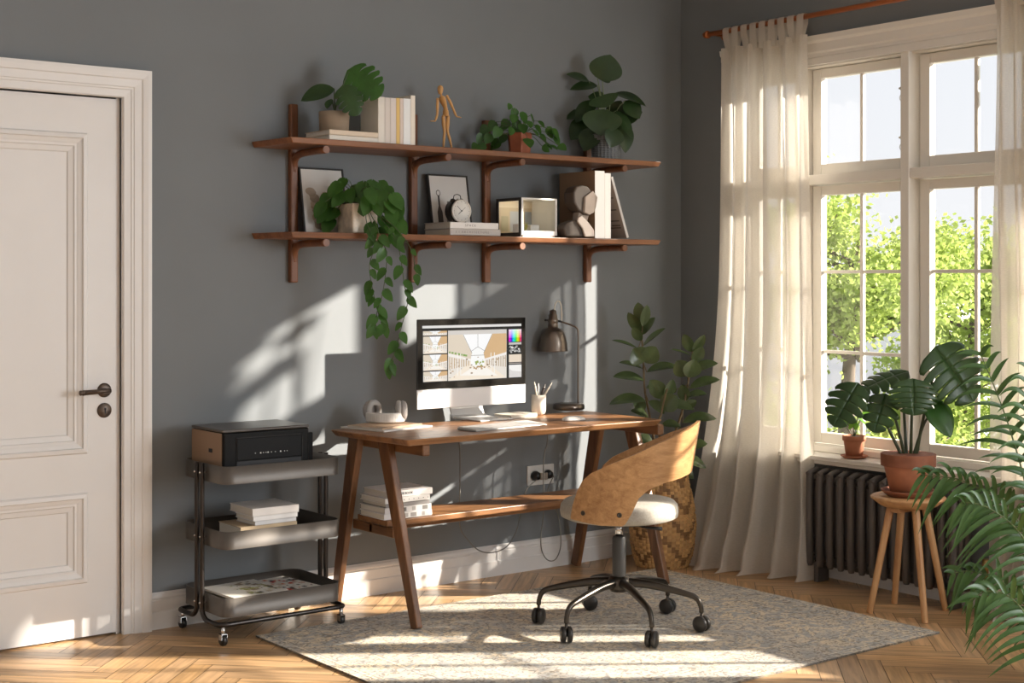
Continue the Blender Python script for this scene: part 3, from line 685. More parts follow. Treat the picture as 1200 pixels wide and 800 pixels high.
# ------------------------------------------------------------------ trailing pothos
def pothos_trail():
    y = -.19; c = P(419, 272, y=y); c = V((c.x, y, SL+.0005)); s = .062; h = .125
    root = thing('trailing_pothos', 'pothos trailing long vines from a square pot on the lower shelf', 'potted plant', c)
    m = MB(); 
    m.hexa([c+V((-s, -s, 0)), c+V((s, -s, 0)), c+V((s, s, 0)), c+V((-s, s, 0))], [c+V((-s, -s, h)), c+V((s, -s, h)), c+V((s, s, h)), c+V((-s, s, h))])
    m.build('pot', mat('glazed_beige', (.62, .52, .40, 1), .25, var=.3, vscale=25), root, bevel=.006, seg=3)
    MB().box(c+V((-s+.006, -s+.006, h)), c+V((s-.006, s-.006, h+.004))).build('soil', M_soil, root)
    rnd = random.Random(21); lf = MB(); st = MB(); d = (c-CAM).dot(CF); top = c+V((0, 0, h))
    cl = [(379, 238), (385, 228), (381, 248), (392, 218), (399, 215), (395, 232), (388, 256), (402, 226), (410, 222), (418, 218), (426, 214), (436, 212), (444, 214), (452, 220), (460, 228), (466, 240), (464, 252), (456, 262), (448, 255), (440, 245), (430, 238), (422, 232), (408, 240), (402, 256), (412, 250), (425, 252), (450, 240), (440, 228), (432, 222), (458, 246), (468, 260), (452, 272), (444, 268), (436, 262), (462, 272), (446, 232), (414, 232), (455, 234), (384, 240), (437, 220), (404, 210), (395, 246), (428, 227), (447, 224), (461, 262), (433, 232), (465, 232), (442, 238), (390, 236), (420, 242), (418, 258)]
    cl = [q_ for q_ in cl if not (400 < q_[0] < 434 and 234 < q_[1] < 262)]
    for i, (x, yy) in enumerate(cl):
        dd = rnd.uniform(-.13, .02) if x > 428 else rnd.uniform(-.10, .0)
        q = P(x, yy, d=d+dd)
        ln = rnd.uniform(.055, .085); sx = (x-425)/60
        dirn = (CR*(sx*.7+rnd.uniform(-.3, .3))+V((0, 0, -.9+rnd.uniform(-.2, .3)))-CF*.3).normalized()
        nn = -CF*1+V((0, 0, .6))+CR*rnd.uniform(-.4, .4)
        leaf(lf, q, q+dirn*ln, nn, ln*.78, .15, 'heart', 8, 4, lobe=.14)
        st.tube([top+V((rnd.uniform(-.03, .03), rnd.uniform(-.04, 0), 0)), top.lerp(q, .55)+V((0, 0, .035)), q], .0015, 5, smooth=3)
    dv = d-.16
    vines = [[(430, 262), (440, 285), (433, 310), (436, 335), (440, 352), (445, 372), (452, 384)],
             [(440, 262), (446, 280), (453, 295), (452, 320), (448, 345), (442, 365), (440, 385)],
             [(452, 262), (464, 280), (470, 305), (474, 335), (478, 352), (470, 385), (465, 405), (458, 425), (455, 432)],
             [(458, 262), (468, 272), (478, 285), (484, 300), (488, 322)]]
    for vi, vp in enumerate(vines):
        pts = [P(x, yy, d=dv-.012*vi) for x, yy in vp]; st.tube([top+V((.02, -.03, .0))]+pts, .0017, 6, smooth=5)
        for a, b in zip(pts[:-1], pts[1:]):
            for t in ((.25, .8) if vi != 3 else (.5,)):
                q = a.lerp(b, t); sd = rnd.choice((-1, 1)); ln = rnd.uniform(.040, .066) * (1 if vi < 3 else .8)
                dirn = (CR*sd*rnd.uniform(.3, .8)+V((0, 0, -1))-CF*.2).normalized()
                leaf(lf, q+CR*sd*.006, q+CR*sd*.006+dirn*ln, -CF+CR*rnd.uniform(-.7, .7)+V((0, 0, .3)), ln*.66, .12, 'heart', 8, 4, lobe=.12)
        q = pts[-1]; leaf(lf, q, q+V((0, 0, -.045))+CR*.006, -CF, .03, .1, 'heart', 8, 4, lobe=.12)
    lf.build('foliage', M_leaf_p, root); st.build('vines', M_stem, root)
pothos_trail()

# ------------------------------------------------------------------ alarm clock on two books
bx0 = P(527, 266, y=-.28).x; bx1 = P(583.5, 266, y=-.28).x
book('light grey book under the white one beneath the alarm clock', (bx0-.001, -.285, SL+.0005), bx1-bx0+.012, .20, .028, cover=(.50, .46, .43, 1), hardtitle='I   I   A R C H I T E C T U R E', title_x=.03, titlemat=mat('spine_grey_ink', (.25, .22, .2, 1), .6), group='books on the lower shelf')
book('white book directly under the alarm clock', (bx0-.001, -.285, SL+.0293), bx1-bx0, .20, .028, cover=(.76, .74, .71, 1), hardtitle='S P A C E', title_x=.08, titlemat=MATS['spine_grey_ink'], group='books on the lower shelf')
def clock():
    y = -.19; c = P(540, 242.5, y=y); R = .052; z0 = SL+.0575; c.z = z0+R+.002
    root = thing('alarm_clock', 'round alarm clock with white face and dark body', 'clock', (c.x, y, z0))
    M = mat('clock_body', (.03, .025, .02, 1), .4, .3); D = .05
    MB().lathe([(.0001, 0), (R*.92, 0), (R, .004), (R, D), (.0001, D)], V((c.x, y-.0, c.z)), 40, (0, 1, 0)).build('body', M, root)
    f0 = MB(); f0.lathe([(R, 0), (R, .008), (R*.9, .010), (R*.86, .004)], V((c.x, y, c.z)), 40, (0, -1, 0)); f0.build('rim', mat('clock_rim', (.72, .68, .62, 1), .3, .3), root)
    fa = MB(); fa.lathe([(.0001, 0), (R*.88, 0), (R*.88, .0005), (.0001, .0005)], V((c.x, y-.0055, c.z)), 40, (0, -1, 0)); fc = fa.build('dial', mat('dial_white', (.80, .77, .72, 1), .5), root)
    m = MB()
    for k in range(12):
        a = PI*2*k/12; m.bar((c.x+R*.74*math.sin(a), y-.0062, c.z+R*.74*math.cos(a)), (c.x+R*.82*math.sin(a), y-.0062, c.z+R*.82*math.cos(a)), .001, .0015, up=(0, 1, 0))
    m.build('minute_marks', M_ink, fc)
    for a, l, w in ((-.85, .62, .0014), (-2.3, .45, .002), (.9, .5, .001)):
        MB().bar((c.x, y-.0072, c.z), (c.x+R*l*math.sin(a), y-.0072, c.z+R*l*math.cos(a)), w, .001, up=(0, 1, 0)).build('clock_hand', M_ink, fc)
    MB().lathe([(.003, 0), (.003, .003), (.0001, .003)], V((c.x, y-.0062, c.z)), 12, (0, -1, 0)).build('hub', M_ink, fc)
    m = MB()
    for s in (-1, 1): m.lathe([(.012, 0), (.011, .006), (.006, .011), (.0001, .012)], V((c.x+s*.024, y+.028, c.z+R*.86)), 16, (s*.4, 0, 1))
    m.tube([(c.x-.02, y+.028, c.z+R+.004), (c.x-.016, y+.028, c.z+R+.018), (c.x, y+.028, c.z+R+.023), (c.x+.016, y+.028, c.z+R+.018), (c.x+.02, y+.028, c.z+R+.004)], .0018, 8, smooth=4)
    m.build('bells', M, root)
    m = MB()
    for s in (-1, 1): m.tube([(c.x+s*.028, y+.012, c.z-R*.8), (c.x+s*.036, y+.012, z0+.001)], .003, 8)
    m.build('feet', M, root)
clock()

# ------------------------------------------------------------------ glass display box
def display_box():
    x0 = P(611, 250, y=-.26).x; x1 = P(652.5, 250, y=-.26).x; y0, y1 = -.262, -.075; z0 = SL+.0005; z1 = P(630, 232, y=-.26).z
    root = thing('display_box', 'small lit glass display box with miniature room inside, lower shelf', 'display case', ((x0+x1)/2, (y0+y1)/2, z0))
    Mw = mat('box_white', (.74, .73, .70, 1), .35); Mk = mat('box_black', (.015, .012, .01, 1), .4)
    t = .010; m = MB()
    m.box((x0, y0, z0+.008), (x0+t, y0+t, z1)); m.box((x1-t, y0, z0+.008), (x1, y0+t, z1)); m.box((x0+t, y0, z1-.008), (x1-t, y0+t, z1)); m.box((x0+t, y0, z0+.008), (x1-t, y0+t, z0+.028)); m.box((x0+t, y0+.004, z0), (x1-t, y0+.02, z0+.008))
    m.build('front_frame', Mw, root, bevel=.001)
    m = MB(); a = x0-.004
    m.box((a, y0+.002, z0), (a+.004, y0+.018, z1)); m.box((a, y1-.018, z0), (a+.004, y1, z1)); m.box((a, y0+.018, z1-.014), (a+.004, y1-.018, z1)); m.box((a, y0+.018, z0), (a+.004, y1-.018, z0+.02))
    m.build('side_frame', Mk, root)
    MB().box((x0, y0+t, z1-.004), (x1, y1, z1)).box((x0, y0+.02, z0+.001), (x1, y1, z0+.01)).box((x1-.004, y0+t, z0+.01), (x1, y1, z1-.004)).box((x0, y1-.004, z0+.01), (x1-.004, y1, z1-.004)).build('case', Mw, root)
    MB().box((x0+t, y0+.003, z0+.028), (x1-t, y0+.005, z1-.008)).build('glass', glass_mat('case_glass'), root)
    yb = y1-.0045; m = MB(); w = x1-x0
    m.add([(x0+.002, yb, z0+.012), (x1-.004, yb, z0+.012), (x1-.004, yb, z1-.006), (x0+.002, yb, z1-.006)], [(0, 1, 2, 3)], (.62, .52, .36, 1))
    for i, (u0, u1, v0, v1, c) in enumerate(((.62, .72, .15, .75, (.25, .2, .12, 1)), (.78, .97, .1, .7, (.32, .36, .4, 1)), (.0, 1, .80, .99, (.75, .66, .5, 1)), (.35, .6, .1, .7, (.55, .56, .56, 1)), (.1, .3, .12, .55, (.5, .45, .3, 1)))):
        q = yb-.0004*(i+1); m.add([(x0+w*u0, q, z0+.012+(z1-z0)*v0*.9), (x0+w*u1, q, z0+.012+(z1-z0)*v0*.9), (x0+w*u1, q, z0+.012+(z1-z0)*v1*.9), (x0+w*u0, q, z0+.012+(z1-z0)*v1*.9)], [(0, 1, 2, 3)], c)
    m.build('backdrop', M_col, root)
    m = MB(); m.box((x0+.020, y0+.05, z0+.0105), (x0+.055, y0+.09, z0+.06)); m.box((x0+.10, y0+.06, z0+.0105), (x0+.15, y0+.10, z0+.058)); m.build('miniature_furniture', Mw, root)
    m = MB(); rnd = random.Random(2)
    for k in range(16):
        b = V((x0+.072, y0+.07, z0+.03)); a = rnd.uniform(0, 6.28); t_ = b+V((.018*math.cos(a), .014*math.sin(a), rnd.uniform(0, .045))); leaf(m, b, t_, V((0, -1, .3)), .008, .1, 'ovate', 4, 2)
    m.build('miniature_plant', mat('mini_plant', (.35, .33, .06, 1), .6), root)
    l = bpy.data.lights.new('case_lamp', 'POINT'); l.energy = .12; l.color = (1, .86, .6); l.shadow_soft_size = .01
    lo = bpy.data.objects.new('case_lamp', l); COL.objects.link(lo); lo.location = (x0+.06, (y0+y1)/2, z1-.03)
display_box()

# ------------------------------------------------------------------ tall books and sculpture
x0 = P(697, 277, y=-.285).x; zt = P(700, 200, y=-.285).z-SL
bw = P(708.5, 277, y=-.285).x-x0
book('large brown art book with white spine standing behind the sculpture', (x0, -.285, SL+.0005), zt, .26, bw-.002, cover=(.34, .22, .13, 1), stand=True, group='books on the lower shelf')
MB().box((x0-.0006+.0006, -.2868, SL+.001), (x0+bw-.002, -.2856, SL+zt)).build('spine_wrap', mat('spine_white', (.74, .72, .70, 1), .5), bpy.data.objects[[o.name for o in COL.objects if o.type == 'EMPTY' and o.get('label', '').startswith('large brown art')][0]])
x1b = x0+bw; w2 = P(716.5, 278, y=-.285).x-P(708.5, 278, y=-.285).x; z2 = P(712, 203, y=-.285).z-SL
book('white upright book right beside the brown art book', (x1b, -.285, SL+.0005), z2, .22, w2*.92, cover=(.78, .76, .73, 1), stand=True, group='books on the lower shelf')
xr = P(737, 278, y=-.285).x; zt3 = P(717, 208, y=-.285); Ll = math.hypot(xr-zt3.x, zt3.z-SL); ang = -math.atan2(xr-zt3.x-.006, zt3.z-SL)
rb = book('thin grey book leaning left against the white upright book', (xr-.014, -.285, SL+.0045), Ll-.006, .20, .013, cover=(.40, .34, .30, 1), stand=True, lean=ang, group='books on the lower shelf')
MB().box((.0, -.0016, 0), (.013, -.0003, Ll-.006)).build('spine_wrap', MATS['spine_white'], rb, world=False)
for k, (z, w_) in enumerate(((.05, .10), (.062, .06), (.085, .12), (.14, .05), (.2, .08))):
    m = MB(); m.add([(-.0005, .02, z), (-.0005, .02+w_, z), (-.0005, .02+w_, z+.006), (-.0005, .02, z+.006)], [(0, 1, 2, 3)], (.12, .1, .09, 1)); m.build('printed_line', M_col, rb, world=False)
def sculpture():
    y = -.262; o = P(672, 276, y=y); o = V((o.x-.006, y, SL+.0005))
    root = thing('bust_sculpture', 'abstract faceted head sculpture in front of the brown book', 'sculpture', o)
    sc_ = 1.0; q = lambda px, py, dy: V((P(px, py, y=y).x-.006, y+dy, P(px, py, y=y).z))
    Mh = mat('sculpture_stone', (.36, .29, .24, 1), .6, var=.1, vscale=10); Md = mat('sculpture_dark', (.09, .068, .052, 1), .55)
    # head: dark cap volume with a pale faceted face plane
    out = [(681, 252), (674, 247), (668.5, 238), (668, 226), (671, 219.5), (678, 217.5), (685, 219), (688, 223.5), (694, 231), (693, 241), (690, 248), (688, 253)]
    lo = [q(a, b, -.035) for a, b in out]; hi = [q(a, b, .04) for a, b in out]
    MB().hexa(lo, hi).build('head', Md, root, bevel=.008)
    face = [(678, 249), (679, 231), (688.5, 224), (694.5, 231.5), (692.5, 243), (690, 249.5), (684, 252)]
    MB().hexa([q(a, b, -.037) for a, b in face], [q(679+(a-679)*.9+1, b, -.046) for a, b in face]).build('face_plane', Mh, root, bevel=.002)
    nk = [(671, 256), (675, 251), (684, 254), (687, 259), (684, 264), (674, 262)]
    MB().hexa([q(a, b, -.02) for a, b in [(674, 264), (685, 266), (689, 250), (677, 247)]], [q(a, b, .025) for a, b in [(674, 264), (685, 266), (689, 250), (677, 247)]]).build('neck', Mh, root, bevel=.006)
    bs = [(660, 277.5), (657.5, 268), (660, 262), (666, 259.5), (672, 258), (678, 259), (683, 262), (690, 270), (690.5, 277.5)]
    b1 = [q(a, b, -.03) for a, b in bs]; b2 = [q(a, b, .03) for a, b in bs]
    for L_ in (b1, b2):
        for p in L_: p.z = max(p.z, SL+.001)
    MB().hexa(b1, b2).build('shoulders', Md, root, bevel=.008)
    sw = [(672, 255.5), (676, 253), (684, 261), (690.5, 270), (690.8, 277.5), (680, 277.5), (677, 268), (671, 260)]
    c1 = [q(a, b, -.032) for a, b in sw]; c2 = [q(a, b, -.044) for a, b in sw]
    for L_ in (c1, c2):
        for p in L_: p.z = max(p.z, SL+.001)
    MB().hexa(c1, c2).build('drape', mat('sculpture_pale', (.58, .50, .44, 1), .5), root, bevel=.004)
sculpture()

# ================================================================== DESK
DT = .765; dx0, dx1, dy0, dy1 = -2.235, -.825, -.735, -.205
def desk():
    root = thing('desk', 'walnut desk with splayed trestle legs and low shelf board', 'desk', ((dx0+dx1)/2, (dy0+dy1)/2, 0))
    t = .028; e = .022
    m = MB(); top = [(dx0+.006, dy1), (dx0+.03, dy0+.0), (dx1-.03, dy0), (dx1-.0, dy1)]
    top = [(dx0, dy1), (dx0+.035, dy0), (dx1-.01, dy0-.005), (dx1+.0, dy1)]
    m.hexa([V((x+(e if x < -1.5 else -e), y+(e if y < -.5 else -e*.6), DT-t)) for x, y in top], [V((x, y, DT)) for x, y in top])
    m.build('desktop', M_walnut_x, root, bevel=.008, seg=3)
    for xc in (-2.115, -.765+-.0):
        s = -1 if xc < -1.5 else 1
        for (yt, yf) in ((-.225, -.055), (-.445, -.675)):
            MB().bar((xc, yt, DT-t-.001), (xc, yf, .0085 if yf < -.3 else .0005), .034, .075, up=(0, 1, 0), w1=.028, h1=.048).build('leg', M_walnut_z, root, bevel=.005)
        xb = xc-s*.036; MB().box((xb-.018, -.69, DT-t-.048), (xb+.018, -.215, DT-t-.0005)).build('top_rail', M_walnut_y, root, bevel=.006)
        xr = xc-s*.034; MB().box((xr-.014, -.47, .335), (xr+.014, -.16, .374)).build('cross_rail', M_walnut_y, root, bevel=.004)
    MB().box((-2.095, -.315, .338), (-.785, -.29, .3735)).build('stretcher', M_walnut_x, root, bevel=.003)
    MB().box((-2.096, -.43, .375), (-.784, -.20, .40)).build('shelf_board', M_walnut_x, root, bevel=.004)
desk()
SB = .4005

# books on the desk shelf
g = 'white books stacked on the low desk shelf'
q0 = P(450, 609, y=-.415); q1 = P(506, 602, y=-.415); Lb = q1.x-q0.x
z = SB; 
stack = [('white book with grey pictures, bottom of the stack on the low desk shelf', 0, .0, Lb, .024, (.78, .77, .76, 1)),
         ('white book with photo spine, second from the bottom under the desk', .004, -.0, Lb-.004, .024, (.72, .70, .69, 1)),
         ('dark grey spined thin book in the middle of the stack under the desk', .012, .004, Lb-.022, .018, (.30, .28, .27, 1)),
         ('white book with small dots on its spine, second from the top under the desk', .002, -.006, Lb-.014, .021, (.80, .78, .75, 1)),
         ('white lettered book on top of the stack under the desk', .02, .006, Lb-.014, .026, (.80, .77, .75, 1))]
for i, (lab, ox, oy, L_, T_, c) in enumerate(stack):
    r = book(lab, (q0.x+ox, -.415+oy, z+.0004), L_, .19, T_, cover=c, rz=.02*(i % 2)-.01, group=g, hardtitle='CODE BOOK' if i == 4 else None, title_x=.045)
    if i == 3:
        m = MB()
        for k in range(7): m.cyl((.07+.024*k, -.0006, T_/2), (.07+.024*k, -.0001, T_/2), .002, seg=8)
        m.build('spine_dots', M_ink, r, world=False)
    if i in (0, 1):
        rnd = random.Random(i+5)
        for k in range(4):
            m = MB(); a = .03+.05*k+rnd.uniform(0, .01); c_ = rnd.uniform(.2, .5); m.box((a, -.0006, .004), (a+rnd.uniform(.012, .03), -.0001, T_-.004), (c_, c_*.95, c_*.9, 1)); m.build('spine_picture', M_col, r, world=False)
    z += T_+.0004

# ------------------------------------------------------------------ monitor
def monitor():
    y = -.235; a = P(489, 374, y=y); b = P(616, 372, y=y); zt = (a.z+b.z)/2; zb = P(489, 480, y=y).z; x0, x1 = a.x, b.x; w = x1-x0
    zc = zb+(zt-zb)*.215          # chin top
    root = thing('computer_monitor', 'silver all-in-one computer showing an interior photo editor', 'computer', ((x0+x1)/2, -.2, DT))
    Ma = mat('aluminium', (.72, .71, .70, 1), .4, .3); Mb = mat('bezel_glass', (.012, .011, .010, 1), .08)
    m = MB(); m.box((x0, y, zb), (x1, y+.008, zc)); m.build('chin', Ma, root, bevel=.003)
    MB().box((x0, y, zc+.0003), (x1, y+.008, zt)).build('bezel', Mb, root, bevel=.003)
    def back(u, v):
        ax = (u-.5)*2; az = (v-.5)*2; k = (1-ax**4)*(1-az**4); return V(((x0+x1)/2+ax*w/2*.995, y+.008+.034*k, (zt+zb)/2+az*(zt-zb)/2*.995))
    MB().grid(back, 20, 16).build('back_shell', Ma, root)
    # stand: foot plate and curved neck
    f0, f1 = -1.548, -1.368
    m = MB(); m.box((f0, -.335, DT+.0005), (f1, -.125, DT+.006)); m.build('stand_foot', Ma, root, bevel=.002)
    path = [(-.150, DT+.006), (-.118, DT+.012), (-.105, DT+.04), (-.118, zb+.06), (y+.035, zb+.13)]
    m = MB()
    for (p, q) in zip(path[:-1], path[1:]): m.hexa([V((f0, p[0], p[1])), V((f1, p[0], p[1])), V((f1, p[0]+.008, p[1]+.002)), V((f0, p[0]+.008, p[1]+.002))], [V((f0, q[0], q[1])), V((f1, q[0], q[1])), V((f1, q[0]+.008, q[1]+.002)), V((f0, q[0]+.008, q[1]+.002))])
    m.build('stand_neck', Ma, root)
    # the picture on the screen
    sx0, sx1, sz0, sz1 = x0+.026, x1-.026, zc+.030, zt-.028; W = sx1-sx0; H = sz1-sz0
    m = MB(); lay = [0]
    def poly(pts, c):
        lay[0] += 1; yy = y-.0004-.000012*lay[0]
        m.add([(sx0+W*u, yy, sz0+H*v) for u, v in pts], [tuple(range(len(pts)))], (c[0], c[1], c[2], 1))
    def rect(u0, v0, u1, v1, c): poly([(u0, v0), (u1, v0), (u1, v1), (u0, v1)], c)
    rect(0, 0, 1, 1, (.02, .02, .02)); rect(0, .955, 1, 1, (.8, .78, .76))
    rnd = random.Random(8)
    def room(u0, v0, u1, v1, detail, s):
        r = random.Random(s); U = lambda a: u0+(u1-u0)*a; W_ = lambda b: v0+(v1-v0)*b
        R = lambda a, b, c, d_, col: rect(U(a), W_(b), U(c), W_(d_), col)
        Pl = lambda pts, col: poly([(U(a), W_(b)) for a, b in pts], col)
        R(0, 0, 1, 1, (.86, .80, .72)); Pl([(0, 0), (1, 0), (.62, .4), (.38, .4)], (.95, .84, .70)); Pl([(.2, .1), (.85, .06), (.6, .3), (.45, .3)], (1, .95, .88))
        Pl([(.25, 1), (.75, 1), (.60, .58), (.40, .58)], (1, 1, 1)); Pl([(.38, .62), (.5, .72), (.62, .62), (.62, .3), (.38, .3)], (1, 1, .98))
        Pl([(1, 1), (.76, 1), (.60, .58), (.62, .45), (1, .58)], (.72, .48, .26)); Pl([(0, 1), (.24, 1), (.40, .58), (.38, .45), (0, .6)], (.78, .68, .55))
        Pl([(.62, .45), (1, .58), (1, .52), (.62, .41)], (.95, .9, .85)); Pl([(.38, .45), (0, .6), (0, .54), (.38, .41)], (.95, .9, .85))
        for k in range(detail):
            a = .64+.36*(k+.4)/detail; R(a, .12+.2*(1-(a-.6)), a+.012, .40+(a-.6)*.3, (.45, .30, .17)); a2 = .36-.36*(k+.6)/detail; R(a2, .12+.2*(1-(.4-a2)), a2+.014, .40+(.4-a2)*.3, (.55, .38, .22))
        for k in range(detail*5):
            a = r.uniform(0, 1); b = r.uniform(.05, .5); c = r.uniform(.18, .6); sz = r.uniform(.01, .035); R(a*.96, b, min(a*.96+sz, 1), b+sz*.9, (c, c*.72, c*.48))
        for k in range(int(detail*1.5)):
            a = r.uniform(0, .3); R(a, .6-a*.3, a+.025, .64-a*.3, (.25, .4, .12))
        for p, q in (((.25, 1), (.40, .58)), ((.75, 1), (.60, .58)), ((.5, 1), (.5, .72)), ((.38, .62), (.5, .72)), ((.5, .72), (.62, .62)), ((.38, .53), (.62, .53))):
            du, dv = q[0]-p[0], q[1]-p[1]; l = math.hypot(du, dv); nx, ny = -dv/l*.003, du/l*.005
            Pl([(p[0]+nx, p[1]+ny), (q[0]+nx, q[1]+ny), (q[0]-nx, q[1]-ny), (p[0]-nx, p[1]-ny)], (.25, .22, .2))
        for k in range(detail*2):
            a = .5+r.uniform(-.08, .1); b = r.uniform(.2, .38); R(a, b, a+.03, b+.035, (.35, .42, .12) if b > .28 else (.5, .32, .16))
        for a in (.15, .2, .72, .78): R(a, .1, a+.012, .58, (.98, .95, .9))
    rect(.25, 0.015, .845, .905, (.70, .66, .62)); room(.252, .02, .843, .83, 9, 1)
    for i, (b, t) in enumerate(((.83, .905), (.51, .81), (.215, .49), (.02, .195))):
        room(.005, b, .238, t, 4, 20+i)
    # colour picker and small panels on the right
    n = 12
    import colorsys
    for k in range(n):
        for j in range(6):
            c = colorsys.hsv_to_rgb((.86-k/n) % 1, min(1, .25+.2*j), 1 if j < 4 else .75)
            rect(.862+.132*k/n, .90-.038*(j+1), .862+.132*(k+1)/n, .90-.038*j, c)
    rect(.862, .62, .994, .66, (.6, .58, .56))
    for k in range(30): c = rnd.uniform(0, .9); a = rnd.uniform(.862, .975); b = rnd.uniform(.46, .59); rect(a, b, a+.018, b+.025, (c, c*.98, c*.95))
    rect(.862, .30, .994, .44, (.85, .72, .58)); rect(.862, .27, .994, .285, (.5, .45, .4)); rect(.862, .02, .994, .25, (.75, .72, .7)); poly([(.862, .25), (.994, .25), (.994, .12), (.9, .14), (.862, .18)], (.95, .93, .9))
    m.build('screen_image', emit_attr('screen_glow', .95), root)
monitor()

# ------------------------------------------------------------------ keyboard, mouse, notebooks, cup, lamp, headphones
def keyboard():
    a = P(543, 498.5, z=DT+.006); fl = P(558, 504.5, z=DT+.006); fr = P(651, 491.5, z=DT+.006)
    ux = (fr-fl).normalized(); L_ = .415; 
    ang = math.atan2(ux.y, ux.x)
    root = thing('keyboard', 'slim white wireless keyboard on the desk before the computer', 'keyboard', (fl.x, fl.y, DT+.0005), ang*.4)
    m = MB(); m.hexa([V((0, 0, 0)), V((L_, 0, 0)), V((L_, .115, 0)), V((0, .115, 0))], [V((0, 0, .004)), V((L_, 0, .004)), V((L_, .115, .011)), V((0, .115, .011))]); m.build('keyboard_body', mat('kb_alu', (.36, .35, .33, 1), .4, .4), root, world=False, bevel=.002)
    rows = [(.006, .016), (.0245, .018), (.044, .018), (.0635, .018), (.083, .018), (.1025, .010)]
    k = MB()
    for r, (y0, h) in enumerate(rows):
        n = 14 if r else 10; xx = .006; wds = [1]*14 if r else [1, 1, 1, 1.3, 5.2, 1.3, 1, 1, 1, 1]
        unit = (L_-.012)/sum(wds)
        for wd in wds:
            z0 = .004+.007*(y0/.115)
            k.hexa([V((xx+.001, y0, z0)), V((xx+unit*wd-.001, y0, z0)), V((xx+unit*wd-.001, y0+h, z0+.001)), V((xx+.001, y0+h, z0+.001))], [V((xx+.001, y0, z0+.0025)), V((xx+unit*wd-.001, y0, z0+.0025)), V((xx+unit*wd-.001, y0+h, z0+.0035)), V((xx+.001, y0+h, z0+.0035))]); xx += unit*wd
    k.build('keys', mat('key_white', (.52, .50, .48, 1), .5), root, world=False)
keyboard()
def mouse():
    c = P(674, 493, z=DT); root = thing('computer_mouse', 'white computer mouse on the desk below the lamp', 'mouse', (c.x, c.y+.01, DT+.0005), -.25)
    def fn(u, v):
        a = 2*PI*u; r = v; k = math.sqrt(max(0, 1-r**2.6)); return V((.056*r*math.copysign(abs(math.cos(a))**.8, math.cos(a)), .029*r*math.copysign(abs(math.sin(a))**.8, math.sin(a)), .004+.018*k))
    MB().grid(fn, 40, 12).build('mouse_shell', mat('mouse_white', (.66, .64, .61, 1), .25), root, world=False)
    MB().lathe([(.0001, 0), (1, 0), (1, .004), (.0001, .004)], (0, 0, 0), 32, sx=.054, sy=.027).build('mouse_base', mat('mouse_grey', (.45, .43, .4, 1), .4), root, world=False)
mouse()
def desk_papers():
    a = P(408, 500, z=DT); b = P(450, 506.5, z=DT); c = P(507, 500, z=DT)
    ang = math.atan2(c.y-b.y, c.x-b.x); L_ = (c-b).length; W_ = (a-b).length
    book('white thin booklet under the tan notebook on the desk', (b.x, b.y, DT+.0005), L_, min(W_, .26), .006, rz=ang, cover=(.76, .74, .70, 1), coverw=.001, cat='notebook')
    book('tan thin notebook directly under the headphones', (b.x+.015, b.y+.035, DT+.0070), L_*.86, .20, .007, rz=ang+.05, cover=(.46, .31, .20, 1), coverw=.001, cat='notebook')
desk_papers()
def headphones():
    c = P(456, 492, z=DT+.03); zz = DT+.0146
    root = thing('headphones', 'white over-ear headphones lying on notebooks at the desk end', 'headphones', (c.x, c.y, zz), 0)
    c = V((c.x+.015, c.y+.05, zz)); Mw = mat('headphone_white', (.60, .58, .55, 1), .35); Mg = mat('headphone_grey', (.36, .33, .31, 1), .6); Mc = mat('cushion_grey', (.42, .40, .38, 1), .85)
    # orientation: the band bulges to the camera
    f = (-CF-CR*.25).normalized(); s = V((-f.y, f.x, 0))
    if s.dot(CR) < 0: s = -s
    R = .082
    band = []
    for k in range(25):
        a = PI*(.02+.96*k/24); band.append(c+s*(-math.cos(a)*R)+f*(math.sin(a)*R*.78))
    m = MB()
    for p, q in zip(band[:-1], band[1:]):
        o = (p-c); o.normalize(); o2 = (q-c).normalized()
        m.hexa([p+V((0, 0, .004)), p+o*.005+V((0, 0, .008)), p+o*.005+V((0, 0, .042)), p+V((0, 0, .047))], [q+V((0, 0, .004)), q+o2*.005+V((0, 0, .008)), q+o2*.005+V((0, 0, .042)), q+V((0, 0, .047))])
    m.build('headband', Mw, root, bevel=.001)
    for sg in (-1, 1):
        cc = c+s*(sg*R*.80)-f*.012+V((0, 0, .050)); ax = (s*sg*.9+f*.25*0-f*.35).normalized()
        ar = MB(); ar.tube([c+s*(sg*R*.98)+f*.0+V((0, 0, .018)), cc+ax*.022+V((0, 0, -.01))], .005, 8); ar.build('yoke', Mw, root)
        MB().lathe([(.0001, .026), (.026, .025), (.040, .018), (.044, .006), (.042, 0), (.0001, 0)], cc, 28, ax).build('ear_cup', Mg, root)
        q = V((0, 0, 1)).rotation_difference(ax); tor = [cc-ax*.010+q@V((.033*math.cos(t), .033*math.sin(t), 0)) for t in [2*PI*k/28 for k in range(29)]]
        MB().tube(tor, .0125, 12, cap=False).build('ear_cushion', Mc, root)
headphones()
def right_notebook():
    c = P(585, 492, z=DT); a = P(597, 491.5, z=DT); b = P(638, 488, z=DT)
    n1 = book('cream notebook lying on the desk right of the computer stand', (a.x+.02, a.y+.012, DT+.0005), .165, .115, .016, rz=.12, cover=(.72, .66, .56, 1), coverw=.0012, cat='notebook')
    p0, p1 = P(574, 487.5, z=DT+.005), P(600, 491.5, z=DT+.005)
    p0 = P(574, 489.5, z=DT+.004); p1 = p0+(CR*.085-CF*.055)
    root = thing('pen', 'black and gold pen lying beside the cream notebook', 'pen', (p0+p1)/2)
    MB().cyl(p0, p0.lerp(p1, .45), .0038, seg=12).build('pen_cap', M_plastic, root); MB().tube([p0.lerp(p1, .45), p0.lerp(p1, .93), p1], [.0036, .0036, .0008], 12).build('pen_barrel', mat('gold', (.6, .38, .16, 1), .35, .6), root)
right_notebook()
